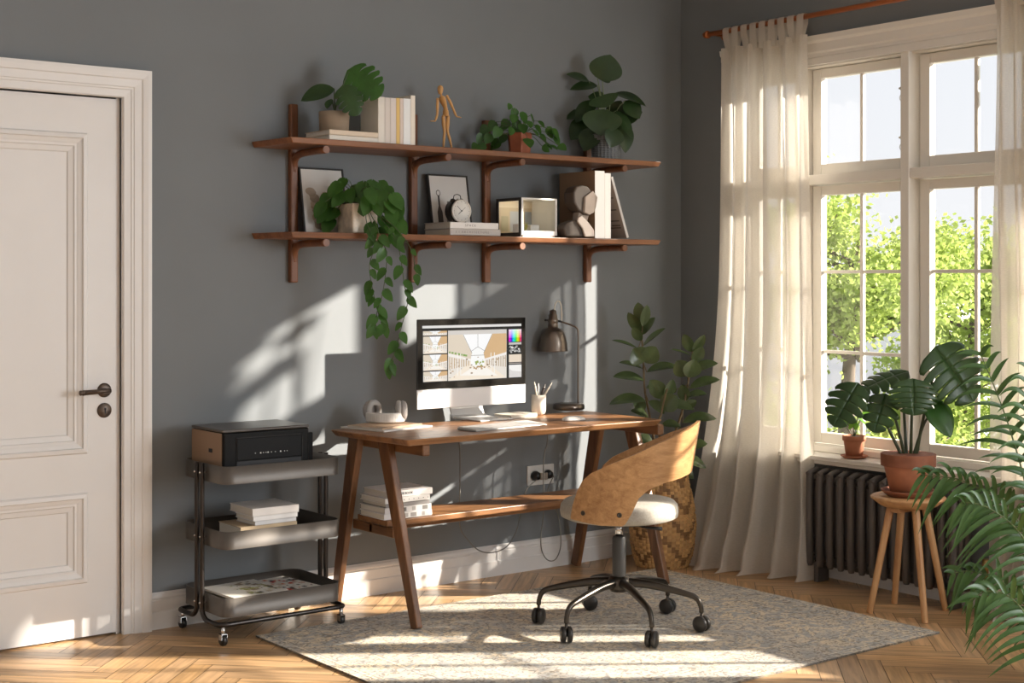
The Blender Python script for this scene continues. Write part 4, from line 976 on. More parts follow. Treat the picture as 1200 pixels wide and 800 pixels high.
def pen_cup():
    c = P(636, 486.5, z=DT); R = .034; h = .092; c = V((c.x, c.y+.03, DT+.0005))
    root = thing('pen_cup', 'cream rounded ceramic pen cup beside the lamp base', 'cup', c)
    MB().lathe([(.0001, 0), (R*.55, 0), (R*.85, .006), (R, .022), (R, h), (R-.003, h), (R-.003, .02), (.0001, .012)], c, 36).build('cup_body', mat('cup_cream', (.62, .55, .47, 1), .5), root)
    pens = [((626, 447), 'cream pencil leaning leftmost in the pen cup', (.7, .64, .54, 1)), ((631, 449), 'white pen second from left in the pen cup', (.75, .74, .72, 1)), ((639, 449), 'thick dark marker in the pen cup', (.05, .04, .035, 1)), ((647, 448), 'cream pen leaning rightmost in the pen cup', (.65, .6, .5, 1)), ((643, 455), 'grey pen behind the marker in the pen cup', (.28, .25, .22, 1))]
    d = (c-CAM).dot(CF)
    for i, (tp, lab, col) in enumerate(pens):
        T = P(*tp, d=d+.006*(i-2)); off = (T-c); off.z = 0
        B = c+V((0, 0, .015))-off*.35; lim = min(1, .022/max(off.length, .001)); T2 = T
        r = thing('pen', lab, 'pen', B, group='pens in the cup'); rad = .0042 if i != 2 else .0062
        col_m = mat('pen_%d' % i, col, .45)
        MB().tube([B, B.lerp(T2, .86), T2], [rad, rad, .0012], 10).build('barrel', col_m, r)
        MB().tube([B.lerp(T2, .86), B.lerp(T2, .88)], rad*1.05, 10).build('ring', M_chrome, r)
pen_cup()
def desk_lamp():
    c = P(668, 480, z=DT); c = V((c.x-.0, c.y+.01, DT+.0005)); d = (c-CAM).dot(CF)
    root = thing('desk_lamp', 'gunmetal bell-shade desk lamp with curved white hook', 'lamp', c)
    M = mat('gunmetal', (.20, .165, .135, 1), .28, .9)
    MB().lathe([(.0001, 0), (.070, 0), (.076, .004), (.076, .022), (.070, .029), (.0001, .031)], c, 40).build('lamp_base', M, root)
    q = lambda px, py: P(px, py, d=d)
    MB().tube([q(677.5, 479), q(677.5, 420), q(677.5, 390), q(675.5, 384), q(670, 381), q(658.5, 377)], .0045, 12, smooth=5).build('pole', M, root)
    MB().tube([q(658.5, 377), q(658, 364), q(657.5, 357), q(655, 353), q(652, 354), q(650, 359), q(649.8, 364)], .003, 10, smooth=5).build('hook', mat('hook_white', (.75, .70, .6, 1), .4), root)
    ax = V((0, 0, 1)); s0 = q(648, 411); s0 = V((s0.x, s0.y, s0.z)); u = 1/ (FPX/d)
    pr = [(18, 0), (17.4, 1.2), (16.8, 9), (15.2, 17), (13.4, 22), (10, 25.8), (6.4, 27), (5.6, 33), (6.2, 34), (6.2, 37), (5.2, 38), (5.2, 42), (4.2, 43), (4.0, 47), (2, 48), (.01, 49)]
    out = [(r*u, h*u) for r, h in pr]; inn = [(r*u*.95, h*u) for r, h in pr[:6]][::-1]
    m = MB(); m.lathe([(.0001, 25*u)]+[(a, b-.0015) for a, b in inn]+out, s0, 40); m.build('lamp_shade', M, root)
    m = MB(); k1 = s0+V((0, 0, 36*u)); m.cyl(k1-CR*.035, k1+CR*.012, .003); m.ball(k1-CR*.036, .0055); m.cyl(k1+CR*.018-V((0, 0, .002)), q(658.5, 377), .005); m.build('swivel', M_plastic, root)
    MB().ball(s0+V((0, 0, .035)), .022).build('bulb', mat('bulb', (.8, .76, .68, 1), .2), root)
desk_lamp()

# ------------------------------------------------------------------ socket and cables
def socket():
    a = P(617, 546, y=0); b = P(648, 543, y=0); z0, z1 = .402, .497
    root = thing('wall_socket', 'white double wall socket above the desk shelf', 'socket', ((a.x+b.x)/2, 0, .45))
    MB().box((a.x, -.009, z0), (b.x, -.0005, z1)).build('faceplate', mat('socket_white', (.72, .70, .66, 1), .35), root, bevel=.003)
    xm = (a.x+b.x)/2; xs = (a.x*.75+b.x*.25, a.x*.27+b.x*.73)
    m = MB(); r = .03
    for x in xs: m.lathe([(r, 0), (r, .0012), (r*.85, .0012), (r*.85, -.0005)], (x, -.009, .45), 24, (0, -1, 0))
    m.build('socket_ring', MATS['socket_white'], root)
    for i, x in enumerate(xs):
        o = thing('power_plug', ('black round power plug in the left outlet of the socket', 'black round power plug in the right outlet of the socket')[i], 'plug', (x, -.0105, .45), group='power plugs')
        m = MB(); m.lathe([(.0001, .0002), (.021, .0002), (.022, .012), (.017, .032 if i == 0 else .026), (.0001, .034 if i == 0 else .028)], (x, -.0105, .45), 24, (0, -1, 0)); m.build('plug_body', M_plastic, o)
        if i == 0: MB().box((x+.004, -.058, .432), (x+.044, -.046, .466)).build('adapter_block', mat('adapter_grey', (.34, .30, .25, 1), .35, .3), o, bevel=.003)
    pts1 = [V((xs[0], -.045, .448)), V((xs[0]-.02, -.05, .43))]
    # monitor cable: down behind the desk, loops under the shelf board
    y = -.10; q = lambda px, py, yy=y: P(px, py, y=yy)
    pts = [q(585, 520), q(590, 535), q(591, 560), q(591, 600), q(593, 625), q(602, 641), q(618, 650), q(634, 646), q(646, 630), q(652, 605), q(655, 590)]
    pts[0].z = DT-.04
    pts = pts[:-1]
    MBc = MB().tube([q(537, 512), q(539, 530), q(539, 570), q(539, 615), q(548, 632), q(562, 645), q(578, 647), q(594, 640), q(605, 622), q(610, 600), q(613, 585), q(618, 572), V((xs[0]-.012, -.044, .437))], .0027, 8, smooth=6, cap=True)
    tag(MBc.build('power_cable', M_wire, loc=q(537, 600)), 'grey cable hanging in a wide loop left of the socket', 'cable', 'cables under the desk')
    y2 = -.14; MBc = MB().tube([P(642, 505, y=y2), P(641, 520, y=y2), P(637, 540, y=y2), P(637, 600, y=y2), P(634, 625, y=y2), P(635, 645, y=y2), P(642, 656, y=y2), P(651, 655, y=y2), P(657, 640, y=y2), P(656, 615, y=y2), P(650, 590, y=y2), P(642, 575, y=-.1), V((xs[1]+.022, -.035, .445))], .0027, 8, smooth=6)
    tag(MBc.build('power_cable', M_wire, loc=P(637, 600, y=y2)), 'thin grey cable hanging in a narrow loop right of the socket', 'cable', 'cables under the desk')
socket()

# ================================================================== CHAIR
def chair():
    ctr = V((-1.47, -1.15, 0)); RG = .0095
    root = thing('office_chair', 'curved oak plywood swivel chair with cream round seat', 'chair', (ctr.x, ctr.y, RG))
    Mbm = mat('chair_metal', (.075, .065, .055, 1), .28, .85)
    a0 = math.radians(10); zt = .185
    for k in range(6):
        a = a0+k*PI/3; u = V((math.cos(a), math.sin(a), 0)); e = ctr+u*.325
        m = MB(); m.tube([ctr+u*.03+V((0, 0, zt+.005)), ctr+u*.12+V((0, 0, zt)), ctr+u*.26+V((0, 0, zt-.028)), ctr+u*.305+V((0, 0, zt-.045)), ctr+u*.322+V((0, 0, zt-.075)), ctr+u*.325+V((0, 0, .085))], [.019, .0165, .012, .011, .0095, .0095], 14, smooth=5)
        leg = m.build('leg', Mbm, root)
        sw = math.radians((200, 60, 120, -30, -60, 10)[k]); t = V((math.cos(sw), math.sin(sw), 0)); r = .031; cz = RG+r+.0005; cc = e+V((0, 0, cz))-V((t.y, -t.x, 0))*.0
        m = MB(); cm = V((cc.x, cc.y, cz))
        for s in (-1, 1):
            m.lathe([(.0001, .004), (r*.9, .004), (r, .007), (r, .018), (r*.8, .022), (.0001, .023)], cm, 28, t*s)
        m.cyl(cm-t*.02, cm+t*.02, .009, seg=12); m.build('caster', mat('caster_black', (.03, .027, .024, 1), .35), leg)
        MB().cyl(e+V((0, 0, .088)), V((e.x, e.y, cz+.0)), .006, seg=12).build('caster_pin', Mbm, leg)
    MB().lathe([(.0001, zt-.035), (.035, zt-.03), (.046, zt-.012), (.046, zt+.012), (.036, zt+.03), (.0001, zt+.032)], ctr, 32).build('hub', Mbm, root)
    MB().lathe([(.027, zt+.02), (.027, .365), (.023, .372)], ctr, 32).build('column_cover', mat('column_grey', (.06, .058, .055, 1), .45), root)
    MB().cyl(ctr+V((0, 0, .36)), ctr+V((0, 0, .437)), .0155, seg=24).build('gas_lift', M_chrome, root)
    MB().lathe([(.0001, .425), (.07, .425), (.08, .432), (.17, .436), (.17, .445), (.0001, .445)], ctr, 36).build('seat_plate', Mbm, root)
    MB().tube([ctr+V((.03, -.02, .425)), ctr+CR*.09-CF*.06+V((0, 0, .418)), ctr+CR*.16-CF*.09+V((0, 0, .416))], [.004, .004, .008], 10).build('height_lever', M_plastic, root)
    Ms = mat('seat_fabric', (.36, .335, .29, 1), .95, var=.12, vscale=120, bump=.5, bscale=400, vstretch=(1, 1, 1))
    R = .235
    MB().lathe([(.0001, .446), (R*.9, .446), (R*.985, .455), (R, .475), (R*.985, .500), (R*.93, .514), (R*.7, .523), (.0001, .525)], ctr, 56).build('seat_cushion', Ms, root)
    # plywood back shell around the seat: angle th measured from the direction to the camera, positive to picture right
    dC = (ctr-CAM).dot(CF)
    Q = CR.copy(); Nn = -CF
    tb = [(-50, .468), (-20, .455), (0, .455), (6, .50), (12, .56), (20, .592), (35, .615), (60, .630), (77, .637)]
    tt = [(-50, .478), (-47, .525), (-42, .575), (-36, .620), (-28, .652), (-10, .692), (5, .720), (25, .765), (50, .806), (66, .828), (77, .837)]
    def interp(T, x):
        for (a, b), (c, d_) in zip(T[:-1], T[1:]):
            if x <= c: return b+(d_-b)*((x-a)/(c-a) if c > a else 0)
        return T[-1][1]
    def pt(th, z, off=0):
        lean = max(0, z-.46); k = max(0, math.sin(math.radians(min(max(th, 0), 180)))) if th <= 180 else 0
        r = .247+.165*lean*(.25+.75*k)+off
        a = math.radians(th); return ctr+Nn*(math.cos(a)*r)+Q*(math.sin(a)*r)+V((0, 0, z))
    def prof(th):
        t = th if th <= 77 else 154-th
        return interp(tb, t), interp(tt, t)
    nu, nv = 90, 12; TH = lambda u: -50+254*u
    def shell(off):
        def fn(u, v):
            th = TH(u); b, t = prof(th); return pt(th, b+(t-b)*v, off)
        return fn
    m = MB(); m.grid(shell(.012), nu, nv); m.grid(shell(0), nu, nv); i0, o0 = shell(0), shell(.012)
    for v in (0, 1): m.grid(lambda u, w, v=v: i0(u, v).lerp(o0(u, v), w), nu, 1)
    for u_ in (0, 1): m.grid(lambda v, w, u_=u_: i0(u_, v).lerp(o0(u_, v), w), nv, 1)
    m.build('backrest', M_oak, root)
    # bolts, near side and far side
    for th in (-36, -4, 158, 190):
        p = pt(th, .497, .0125); o = (p-ctr); o.z = 0; o.normalize()
        MB().lathe([(.0095, -.002), (.0095, .002), (.006, .003), (.005, .001), (.0001, .001)], p, 16, o).build('bolt', Mbm, root)
        MB().cyl(p-o*.05, p-o*.013, .008, seg=10).build('spacer', Mbm, root)
chair()

# ================================================================== RUG
def rug():
    m = mat('rug_pile', (.5, .45, .38, 1), .95, bump=.6, bscale=500); nt = m.node_tree; N = nt.nodes; L = nt.links; b = N['Principled BSDF']
    tc = N.new('ShaderNodeTexCoord')
    def noise(s, det, dist=0):
        n = N.new('ShaderNodeTexNoise'); n.inputs['Scale'].default_value = s; n.inputs['Detail'].default_value = det; n.inputs['Distortion'].default_value = dist; L.new(tc.outputs['Object'], n.inputs[0]); return n.outputs['Fac']
    def ramp(src, a, b_, ca, cb):
        r = N.new('ShaderNodeValToRGB'); r.color_ramp.elements[0].position = a; r.color_ramp.elements[1].position = b_; r.color_ramp.elements[0].color = ca; r.color_ramp.elements[1].color = cb; L.new(src, r.inputs[0]); return r.outputs[0]
    base = ramp(noise(2.2, 3, .5), .38, .62, rgb(208, 200, 186), rgb(228, 212, 184))
    pat = ramp(noise(11, 10, 2.8), .44, .58, (0, 0, 0, 1), (1, 1, 1, 1))
    pat2 = ramp(noise(36, 9, 2.0), .50, .60, (0, 0, 0, 1), (1, 1, 1, 1))
    m1 = N.new('ShaderNodeMix'); m1.data_type = 'RGBA'; L.new(pat, m1.inputs[0]); L.new(base, m1.inputs['A']); m1.inputs['B'].default_value = rgb(178, 177, 174)
    m2 = N.new('ShaderNodeMix'); m2.data_type = 'RGBA'; mm = N.new('ShaderNodeMath'); mm.operation = 'MULTIPLY'; mm.inputs[1].default_value = .75; L.new(pat2, mm.inputs[0]); L.new(mm.outputs[0], m2.inputs[0]); L.new(m1.outputs['Result'], m2.inputs['A']); m2.inputs['B'].default_value = rgb(132, 122, 110)
    # border lines near the edge
    at = N.new('ShaderNodeAttribute'); at.attribute_name = 'Col'; m3 = N.new('ShaderNodeMix'); m3.data_type = 'RGBA'; m3.blend_type = 'MULTIPLY'; m3.inputs[0].default_value = 1; L.new(m2.outputs['Result'], m3.inputs['A']); L.new(at.outputs['Color'], m3.inputs['B'])
    L.new(m3.outputs['Result'], b.inputs['Base Color'])
    x0, x1, y0, y1 = -2.665, -.52, -1.968, -.375; mb = MB(); h = .008
    def ring(a, b_, col):
        o = [V((x0+a, y0+a, h)), V((x1-a, y0+a, h)), V((x1-a, y1-a, h)), V((x0+a, y1-a, h))]; i = [V((x0+b_, y0+b_, h)), V((x1-b_, y0+b_, h)), V((x1-b_, y1-b_, h)), V((x0+b_, y1-b_, h))]
        mb.add(o+i, [(k, (k+1) % 4, 4+(k+1) % 4, 4+k) for k in range(4)], col)
    for a, b_, c in ((0, .03, 1.0), (.03, .036, .72), (.036, .05, 1.08), (.05, .056, .75), (.056, .19, .97), (.19, .196, .72), (.196, .21, 1.08), (.21, .216, .75)): ring(a, b_, (c, c, c, 1))
    a = .216; mb.add([(x0+a, y0+a, h), (x1-a, y0+a, h), (x1-a, y1-a, h), (x0+a, y1-a, h)], [(0, 1, 2, 3)], (1, 1, 1, 1))
    mb.add([(x0, y0, .001), (x1, y0, .001), (x1, y1, .001), (x0, y1, .001), (x0, y0, h), (x1, y0, h), (x1, y1, h), (x0, y1, h)], [(0, 1, 5, 4), (1, 2, 6, 5), (2, 3, 7, 6), (3, 0, 4, 7), (0, 3, 2, 1)], (.4, .38, .36, 1))
    o = mb.build('rug', m, loc=((x0+x1)/2, (y0+y1)/2, 0)); tag(o, 'large faded beige and grey patterned rug on the parquet', 'rug')
rug()

# ================================================================== TROLLEY
def trolley():
    X0c, X1c, Y0c, Y1c = -2.824, -2.305, -.425, -.055
    root = thing('utility_trolley', 'three-tier bronze metal rolling trolley beside the door', 'trolley', ((X0c+X1c)/2, (Y0c+Y1c)/2, 0))
    def rr(inset, r, n=6):
        pts = []; r = max(r, .003)
        for cx, cy, a in ((X1c-inset-r, Y1c-inset-r, 0), (X0c+inset+r, Y1c-inset-r, 90), (X0c+inset+r, Y0c+inset+r, 180), (X1c-inset-r, Y0c+inset+r, 270)):
            for k in range(n+1): t = math.radians(a+90*k/n); pts.append((cx+r*math.cos(t), cy+r*math.sin(t)))
        return pts
    for zb, zt in ((.104, .176), (.361, .429), (.609, .677)):
        o = rr(0, .045); i = rr(.003, .042); n = len(o); m = MB(); m.smooth = True
        vs = [V((x, y, zb)) for x, y in o]+[V((x, y, zt)) for x, y in o]+[V((x, y, zt)) for x, y in i]+[V((x, y, zb+.003)) for x, y in i]
        fs = [(a*n+k, a*n+(k+1) % n, (a+1)*n+(k+1) % n, (a+1)*n+k) for a in range(3) for k in range(n)]
        m.add(vs, fs); m.smooth = False; m.add([V((x, y, zb)) for x, y in o], [tuple(reversed(range(n)))]); m.add([V((x, y, zb+.003)) for x, y in i], [tuple(range(n))])
        m.build('tray', M_tray, root)
    zt = .68
    for yc, yo in ((-.268, -.42), (-.222, -.055)):
        xa, xb = X0c-.016, X1c+.016; zf = .078
        s = -1 if yo < yc else 1
        pts = [(xa, yc, zt), (xa, yc, .4), (xa, yc, .15), (xa, yc+s*.004, .105), (xa, yc+s*.03, zf+.004), (xa, yc+s*.07, zf), (xa, yo-s*.03, zf), (xa+.008, yo-s*.008, zf), (xa+.035, yo, zf), (xa+.1, yo, zf), ((xa+xb)/2, yo, zf), (xb-.1, yo, zf), (xb-.035, yo, zf), (xb-.008, yo-s*.008, zf), (xb, yo-s*.03, zf), (xb, yc+s*.07, zf), (xb, yc+s*.03, zf+.004), (xb, yc+s*.004, .105), (xb, yc, .15), (xb, yc, .4), (xb, yc, zt)]
        MB().tube(pts, .0095, 12, smooth=4).build('frame_tube', mat('tube_metal', (.055, .048, .045, 1), .28, .8), root)
        m = MB()
        for x, sx in ((xa, 1), (xb, -1)):
            for z in (.14, .395, .643): m.ball(V((x-sx*.0085, yc, z)), .0045); m.cyl((x+sx*.006, yc, z), (x+sx*.0165, yc, z), .004, seg=8)
        m.build('screws', M_chrome, root)
    for x in (X0c, X1c):
        for y in (-.415, -.06):
            y_ = y; t = V((1, .15, 0)).normalized(); onrug = x > -2.6 and y < -.3; r = .0165 if onrug else .020; cc = V((x, y_, r+(.0085 if onrug else .0005)))
            m = MB(); m.lathe([(.0001, -.009), (r*.9, -.009), (r, -.006), (r, .006), (r*.9, .009), (.0001, .009)], cc, 24, t); cs = m.build('caster', mat('caster_black2', (.025, .023, .022, 1), .35), root)
            m = MB(); m.cyl((x, y_, .04), (x, y_, .072), .008, seg=12); m.box((x-.012, y_-.012, .022), (x-.0105, y_+.012, .046)); m.box((x+.0105, y_-.012, .022), (x+.012, y_+.012, .046)); m.box((x-.012, y_-.012, .044), (x+.012, y_+.012, .046)); m.build('caster_bracket', M_chrome, cs)
trolley()
def printer():
    zb = .6135; x0 = -2.805; x1 = -2.425; y0, y1 = -.375, -.10; zt = .812
    root = thing('printer', 'black inkjet printer on the top tray of the trolley', 'printer', ((x0+x1)/2, (y0+y1)/2, zb))
    Mp = mat('printer_black', (.008, .008, .008, 1), .5, spec=.12); Ms = mat('printer_side_warm_light', (.24, .15, .09, 1), .5)  # sides: warm reflected light on the black case, painted in as brown
    m = MB(); m.box((x0+.003, y0, zb), (x1-.003, y1, zt-.012)); m.build('printer_body', Mp, root, bevel=.008, seg=3)
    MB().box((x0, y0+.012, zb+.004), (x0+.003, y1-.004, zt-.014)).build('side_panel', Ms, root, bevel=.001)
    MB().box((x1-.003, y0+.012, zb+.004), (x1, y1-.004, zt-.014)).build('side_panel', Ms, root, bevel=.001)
    MB().box((x0, y0+.004, zt-.0115), (x1, y1, zt)).build('scanner_lid', mat('lid_grey', (.07, .06, .052, 1), .3), root, bevel=.004)
    MB().box((x0-.001, y0+.09, zb+.105), (x0, y0+.12, zb+.12)).build('side_slot', M_ink, root)
    f = y0-.001; fx0, fx1 = x0+.055, x1-.035
    m = MB(); w = .002; z0, z1 = zb+.03, zb+.165
    for a, b, c, d_ in ((fx0, z0, fx1, z0+w), (fx0, z1-w, fx1, z1), (fx0, z0, fx0+w, z1), (fx1-w, z0, fx1, z1)): m.box((a, f-.002, b), (c, f+.002, d_))
    m.build('panel_seam', mat('seam_grey', (.03, .028, .027, 1), .5, spec=.2), root)
    MB().box((fx0+.004, f-.003, z0+.048), (fx1-.004, f, z1-.004)).build('control_panel', mat('panel_gloss', (.007, .007, .007, 1), .4, spec=.12), root, bevel=.002)
    m = MB()
    for k, u in enumerate((.28, .36, .40, .44, .47, .52, .58, .66, .72, .76)):
        x = fx0+(fx1-fx0)*u; s = .002+.0013*(k % 3 == 1); m.cyl((x, f-.0036, z0+.072), (x, f-.0030, z0+.072), s, seg=8)
    m.build('control_icons', mat('icon_light', (.7, .7, .68, 1), .5), root)
    MB().box((fx0+.004, f-.0008, z0+.012), (fx1-.004, f+.002, z0+.044)).build('output_slot', M_ink, root)
    MB().hexa([V((fx0+.006, f-.03, z0+.008)), V((fx1-.006, f-.03, z0+.008)), V((fx1-.006, f, z0+.012)), V((fx0+.006, f, z0+.012))], [V((fx0+.006, f-.03, z0+.011)), V((fx1-.006, f-.03, z0+.011)), V((fx1-.006, f, z0+.015)), V((fx0+.006, f, z0+.015))]).build('output_tray', mat('lip_grey', (.2, .19, .18, 1), .3), root)
    MB().box((x1+.001, y0+.07, zb), (x1+.055, y1-.01, zt-.040)).build('ink_tank', Mp, root, bevel=.004)
printer()
g = 'books on the middle tray of the trolley'
z = .3645
zz = [(('tan-covered book, bottom of the pile on the middle trolley tray'), (282, 624), (348, 615), .055, (.50, .38, .24, 1), .19, .0),
      (('thin grey book in the pile on the middle trolley tray'), (299, 616), (348, 611), .016, (.62, .62, .63, 1), .15, .03),
      (('thin white book second from the top on the middle trolley tray'), (297, 611), (349, 604), .018, (.78, .77, .76, 1), .15, .01),
      (('thick white book on top of the pile on the middle trolley tray'), (296, 612), (350, 603), .030, (.80, .77, .74, 1), .20, -.01)]
for lab, a, b, T_, c, W_, rz_ in zz:
    A, B = P(*a, y=-.37), P(*b, y=-.37)
    book(lab, (A.x, -.37, z+.0004), B.x-A.x, W_, T_+.012 if 'bottom' in lab else T_, cover=c, rz=rz_, group=g); z += (T_+.012 if 'bottom' in lab else T_)+.0008
def magazine(label, loc, L_, W_, rz_, seed, tint):
    root = thing('magazine', label, 'magazine', loc, rz_, 'magazines on the bottom tray')
    rnd = random.Random(seed); m = MB(); n = 10
    def sh(u, v): return V((L_*u, W_*v, .006+.004*math.sin(PI*u)))
    m.hexa([V((0, 0, 0)), V((L_, 0, 0)), V((L_, W_, 0)), V((0, W_, 0))], [V((0, 0, .008)), V((L_, 0, .008)), V((L_, W_, .008)), V((0, W_, .008))]); m.build('pages', M_paper, root, world=False)
    m = MB()
    m.add([(0, 0, .0085), (L_, 0, .0085), (L_, W_, .0085), (0, W_, .0085)], [(0, 1, 2, 3)], (.75, .72, .66, 1))
    for k in range(60):
        a, b = rnd.uniform(.30 if seed == 1 else 0, .93), rnd.uniform(.05, .85); c = rnd.choice(tint); s = rnd.uniform(.03, .12); zq = .0087+k*.00001
        q = [(a, b), (a+s, b+s*rnd.uniform(-.3, .3)), (a+s*.9, b+s), (a-s*.1, b+s*.8)]; m.add([(L_*min(x, 1), W_*min(max(y, 0), 1), zq) for x, y in q], [(0, 1, 2, 3)], c)
    m.build('cover_print', M_col, root, world=False)
t1 = [(.35, .35, .12, 1), (.55, .48, .35, 1), (.12, .12, .08, 1), (.7, .65, .55, 1), (.3, .24, .16, 1)]
t2 = [(.5, .06, .04, 1), (.15, .12, .1, 1), (.6, .5, .42, 1), (.08, .08, .09, 1), (.6, .2, .08, 1)]
magazine('magazine with dark and red cover, lying at the right on the bottom tray', (-2.55, -.375, .1505), .19, .26, .12, 2, t2)
magazine('open white magazine with green pictures on the bottom trolley tray', (-2.765, -.395, .1605), .24, .26, .06, 1, t1)
MB_ = MB()
# a stack of older issues under them
for i, (zz_, lab) in enumerate(((.1075, 'grey magazine at the bottom of the bottom-tray pile'), (.129, 'brown magazine in the middle of the bottom-tray pile'))):
    book(lab, (-2.77, -.385, zz_), .40, .27, .021, cover=((.30, .28, .26, 1), (.34, .28, .2, 1))[i], coverw=.0008, cat='magazine', name='magazine', group='magazines on the bottom tray')

# ================================================================== BASKET + RUBBER PLANT
def basket():
    c = V((P(775, 658, z=0).x, P(775, 658, z=0).y, 0)); c = V((c.x, -.31, 0)); c = V((-.42, -.30, 0.0005))
    root = thing('woven_basket', 'tall woven rattan basket holding the rubber plant', 'basket', c)
    H = .47
    pr = [(.0, .128), (.05, .142), (.12, .154), (.2, .160), (.28, .153), (.36, .137), (.42, .122), (.47, .118)]
    def R(z):
        for (a, b), (c_, d_) in zip(pr[:-1], pr[1:]):
            if z <= c_: t = (z-a)/(c_-a); return b+(d_-b)*t
        return pr[-1][1]
    rows, segs = 34, 46; m = MB(); 
    for r in range(rows):
        z0 = H*r/rows; z1 = H*(r+1)/rows
        for s in range(segs):
            over = (s+(r//1)) % 2; dia = abs(((s*1.0+46) % 11.5)-5.75)*1.55; zig = (r+dia) % 9 < 2.4
            col = (.26, .14, .055, 1) if zig else ((.60, .37, .15, 1) if over else (.52, .30, .12, 1))
            k = random.uniform(.85, 1.15); col = (col[0]*k, col[1]*k, col[2]*k, 1)
            a0, a1 = 2*PI*(s-.08)/segs, 2*PI*(s+1.08)/segs
            out = .006 if not zig else .002
            def fn(u, v, z0=z0, z1=z1, a0=a0, a1=a1, out=out):
                a = a0+(a1-a0)*u; z = z0+(z1-z0)*v; rr = R(z)+out*math.sin(PI*u)**.7*1.0+.0025*math.sin(PI*v)-.001
                return c+V((rr*math.cos(a), rr*math.sin(a), z))
            m.grid(fn, 3, 2, col=col)
    m.build('basket_weave', mat('rattan', (1, 1, 1, 1), .5, attr='Col', var=.15, vscale=60), root)
    MB().lathe([(.0001, 0), (.122, 0), (.14, .12), (.114, .46), (.110, .46)], c, 32).build('basket_lining', mat('rattan_dark', (.12, .065, .028, 1), .8), root)
    t = [c+V((.121*math.cos(2*PI*k/40), .121*math.sin(2*PI*k/40), H)) for k in range(41)]
    MB().tube(t, .009, 10, cap=False).build('rim', mat('rattan_rim', (.36, .2, .08, 1), .55, var=.3, vscale=80), root)
    root2 = thing('rubber_plant', 'tall rubber plant with glossy oval leaves in the basket', 'plant', c+V((0, 0, .415)))
    MB().lathe([(.0001, .395), (.10, .395), (.104, .44), (.0001, .445)], c, 28).build('soil', M_soil, root2)
    top = c+V((0, 0, .43)); d = (c-CAM).dot(CF)
    tr = [[(775, 545), (764, 500), (756, 460), (754, 425), (752, 395), (751, 368)], [(778, 545), (790, 510), (800, 480), (806, 450), (810, 425), (812, 405)], [(775, 545), (772, 500), (775, 485), (778, 470), (782, 455)]]
    dd = (0, .02, -.12); stems = []
    for i, t in enumerate(tr):
        pts = [P(x, y, d=d+dd[i]) for x, y in t]; pts[0] = V((top.x+.015*(i-1), top.y, top.z)); stems.append(pts)
        MB().tube(pts, [.007, .006, .005, .0045, .004, .003][:len(pts)], 10, smooth=5).build('stem', M_stem_b, root2)
    #  base px, tip px, width, depth offset, normal (right, tocam, up), droop
    L = [((752, 378), (748, 356), .05, -.01, (-.3, 1, .1), .05), ((753, 382), (758, 359), .045, -.04, (.5, .9, .1), .05), ((752, 390), (737, 368), .045, 0, (-.6, 1, .3), .05), ((753, 392), (766, 373), .045, 0, (.2, .5, 1), .1), ((752, 399), (742, 385), .04, -.02, (-.5, 1, .3), .1),
         ((754, 405), (777, 385), .045, 0, (.1, .4, 1), .12), ((748, 409), (720, 398), .045, .01, (0, .3, 1), .15), ((755, 424), (743, 410), .085, -.07, (-.3, 1, .4), .15), ((754, 424), (768, 408), .08, -.06, (.5, 1, .3), .15), ((753, 432), (728, 424), .06, .01, (0, .3, 1), .15),
         ((758, 436), (791, 427), .075, -.02, (.05, .4, 1), .3), ((755, 446), (722, 439), .07, -.01, (-.1, .5, 1), .25), ((757, 455), (775, 448), .05, .03, (0, .4, 1), .2), ((757, 470), (718, 468), .075, -.05, (0, .5, 1), .4), ((760, 470), (778, 482), .055, -.06, (.3, .7, .8), .3), ((760, 490), (742, 480), .06, .02, (-.2, .5, 1), .3), ((756, 480), (744, 470), .05, .05, (-.3, .9, .4), .2), ((768, 505), (744, 492), .06, -.02, (0, .5, 1), .2),
         ((811, 412), (802, 393), .045, 0, (-.4, 1, .2), .05), ((812, 412), (825, 394), .04, -.01, (.5, .8, .4), .05), ((810, 417), (788, 409), .035, .02, (0, .3, 1), .1), ((812, 424), (823, 408), .05, -.04, (.5, .9, .4), .05), ((806, 440), (794, 424), .075, -.06, (-.5, 1, .3), .12), ((806, 442), (814, 423), .08, -.07, (.5, 1, .3), .12),
         ((810, 436), (838, 424), .07, 0, (0, .5, 1), .25), ((808, 455), (840, 443), .07, -.01, (0, .5, 1), .25), ((804, 465), (826, 460), .06, .02, (0, .4, 1), .25), ((803, 470), (800, 452), .05, .03, (-.3, 1, .3), .1), ((803, 478), (815, 470), .04, -.04, (.2, .8, .6), .2), ((800, 495), (836, 487), .075, -.03, (0, .5, 1), .35), ((798, 500), (778, 496), .06, -.02, (0, .5, 1), .35),
         ((779, 466), (763, 447), .065, -.05, (-.4, 1, .4), .1), ((780, 466), (788, 446), .055, -.04, (.6, .8, .3), .1), ((776, 480), (792, 465), .075, -.10, (.2, 1, .5), .15), ((776, 476), (811, 475), .075, -.06, (.0, .5, 1), .4), ((784, 460), (790, 452), .04, .02, (.4, .8, .4), .1),
         ((800, 525), (826, 518), .06, 0, (.2, .7, .8), .3), ((796, 535), (826, 545), .055, .02, (.2, .7, .8), .3), ((790, 540), (812, 558), .05, .0, (.2, .8, .5), .3), ((765, 520), (750, 512), .06, .03, (-.2, .6, .8), .3)]
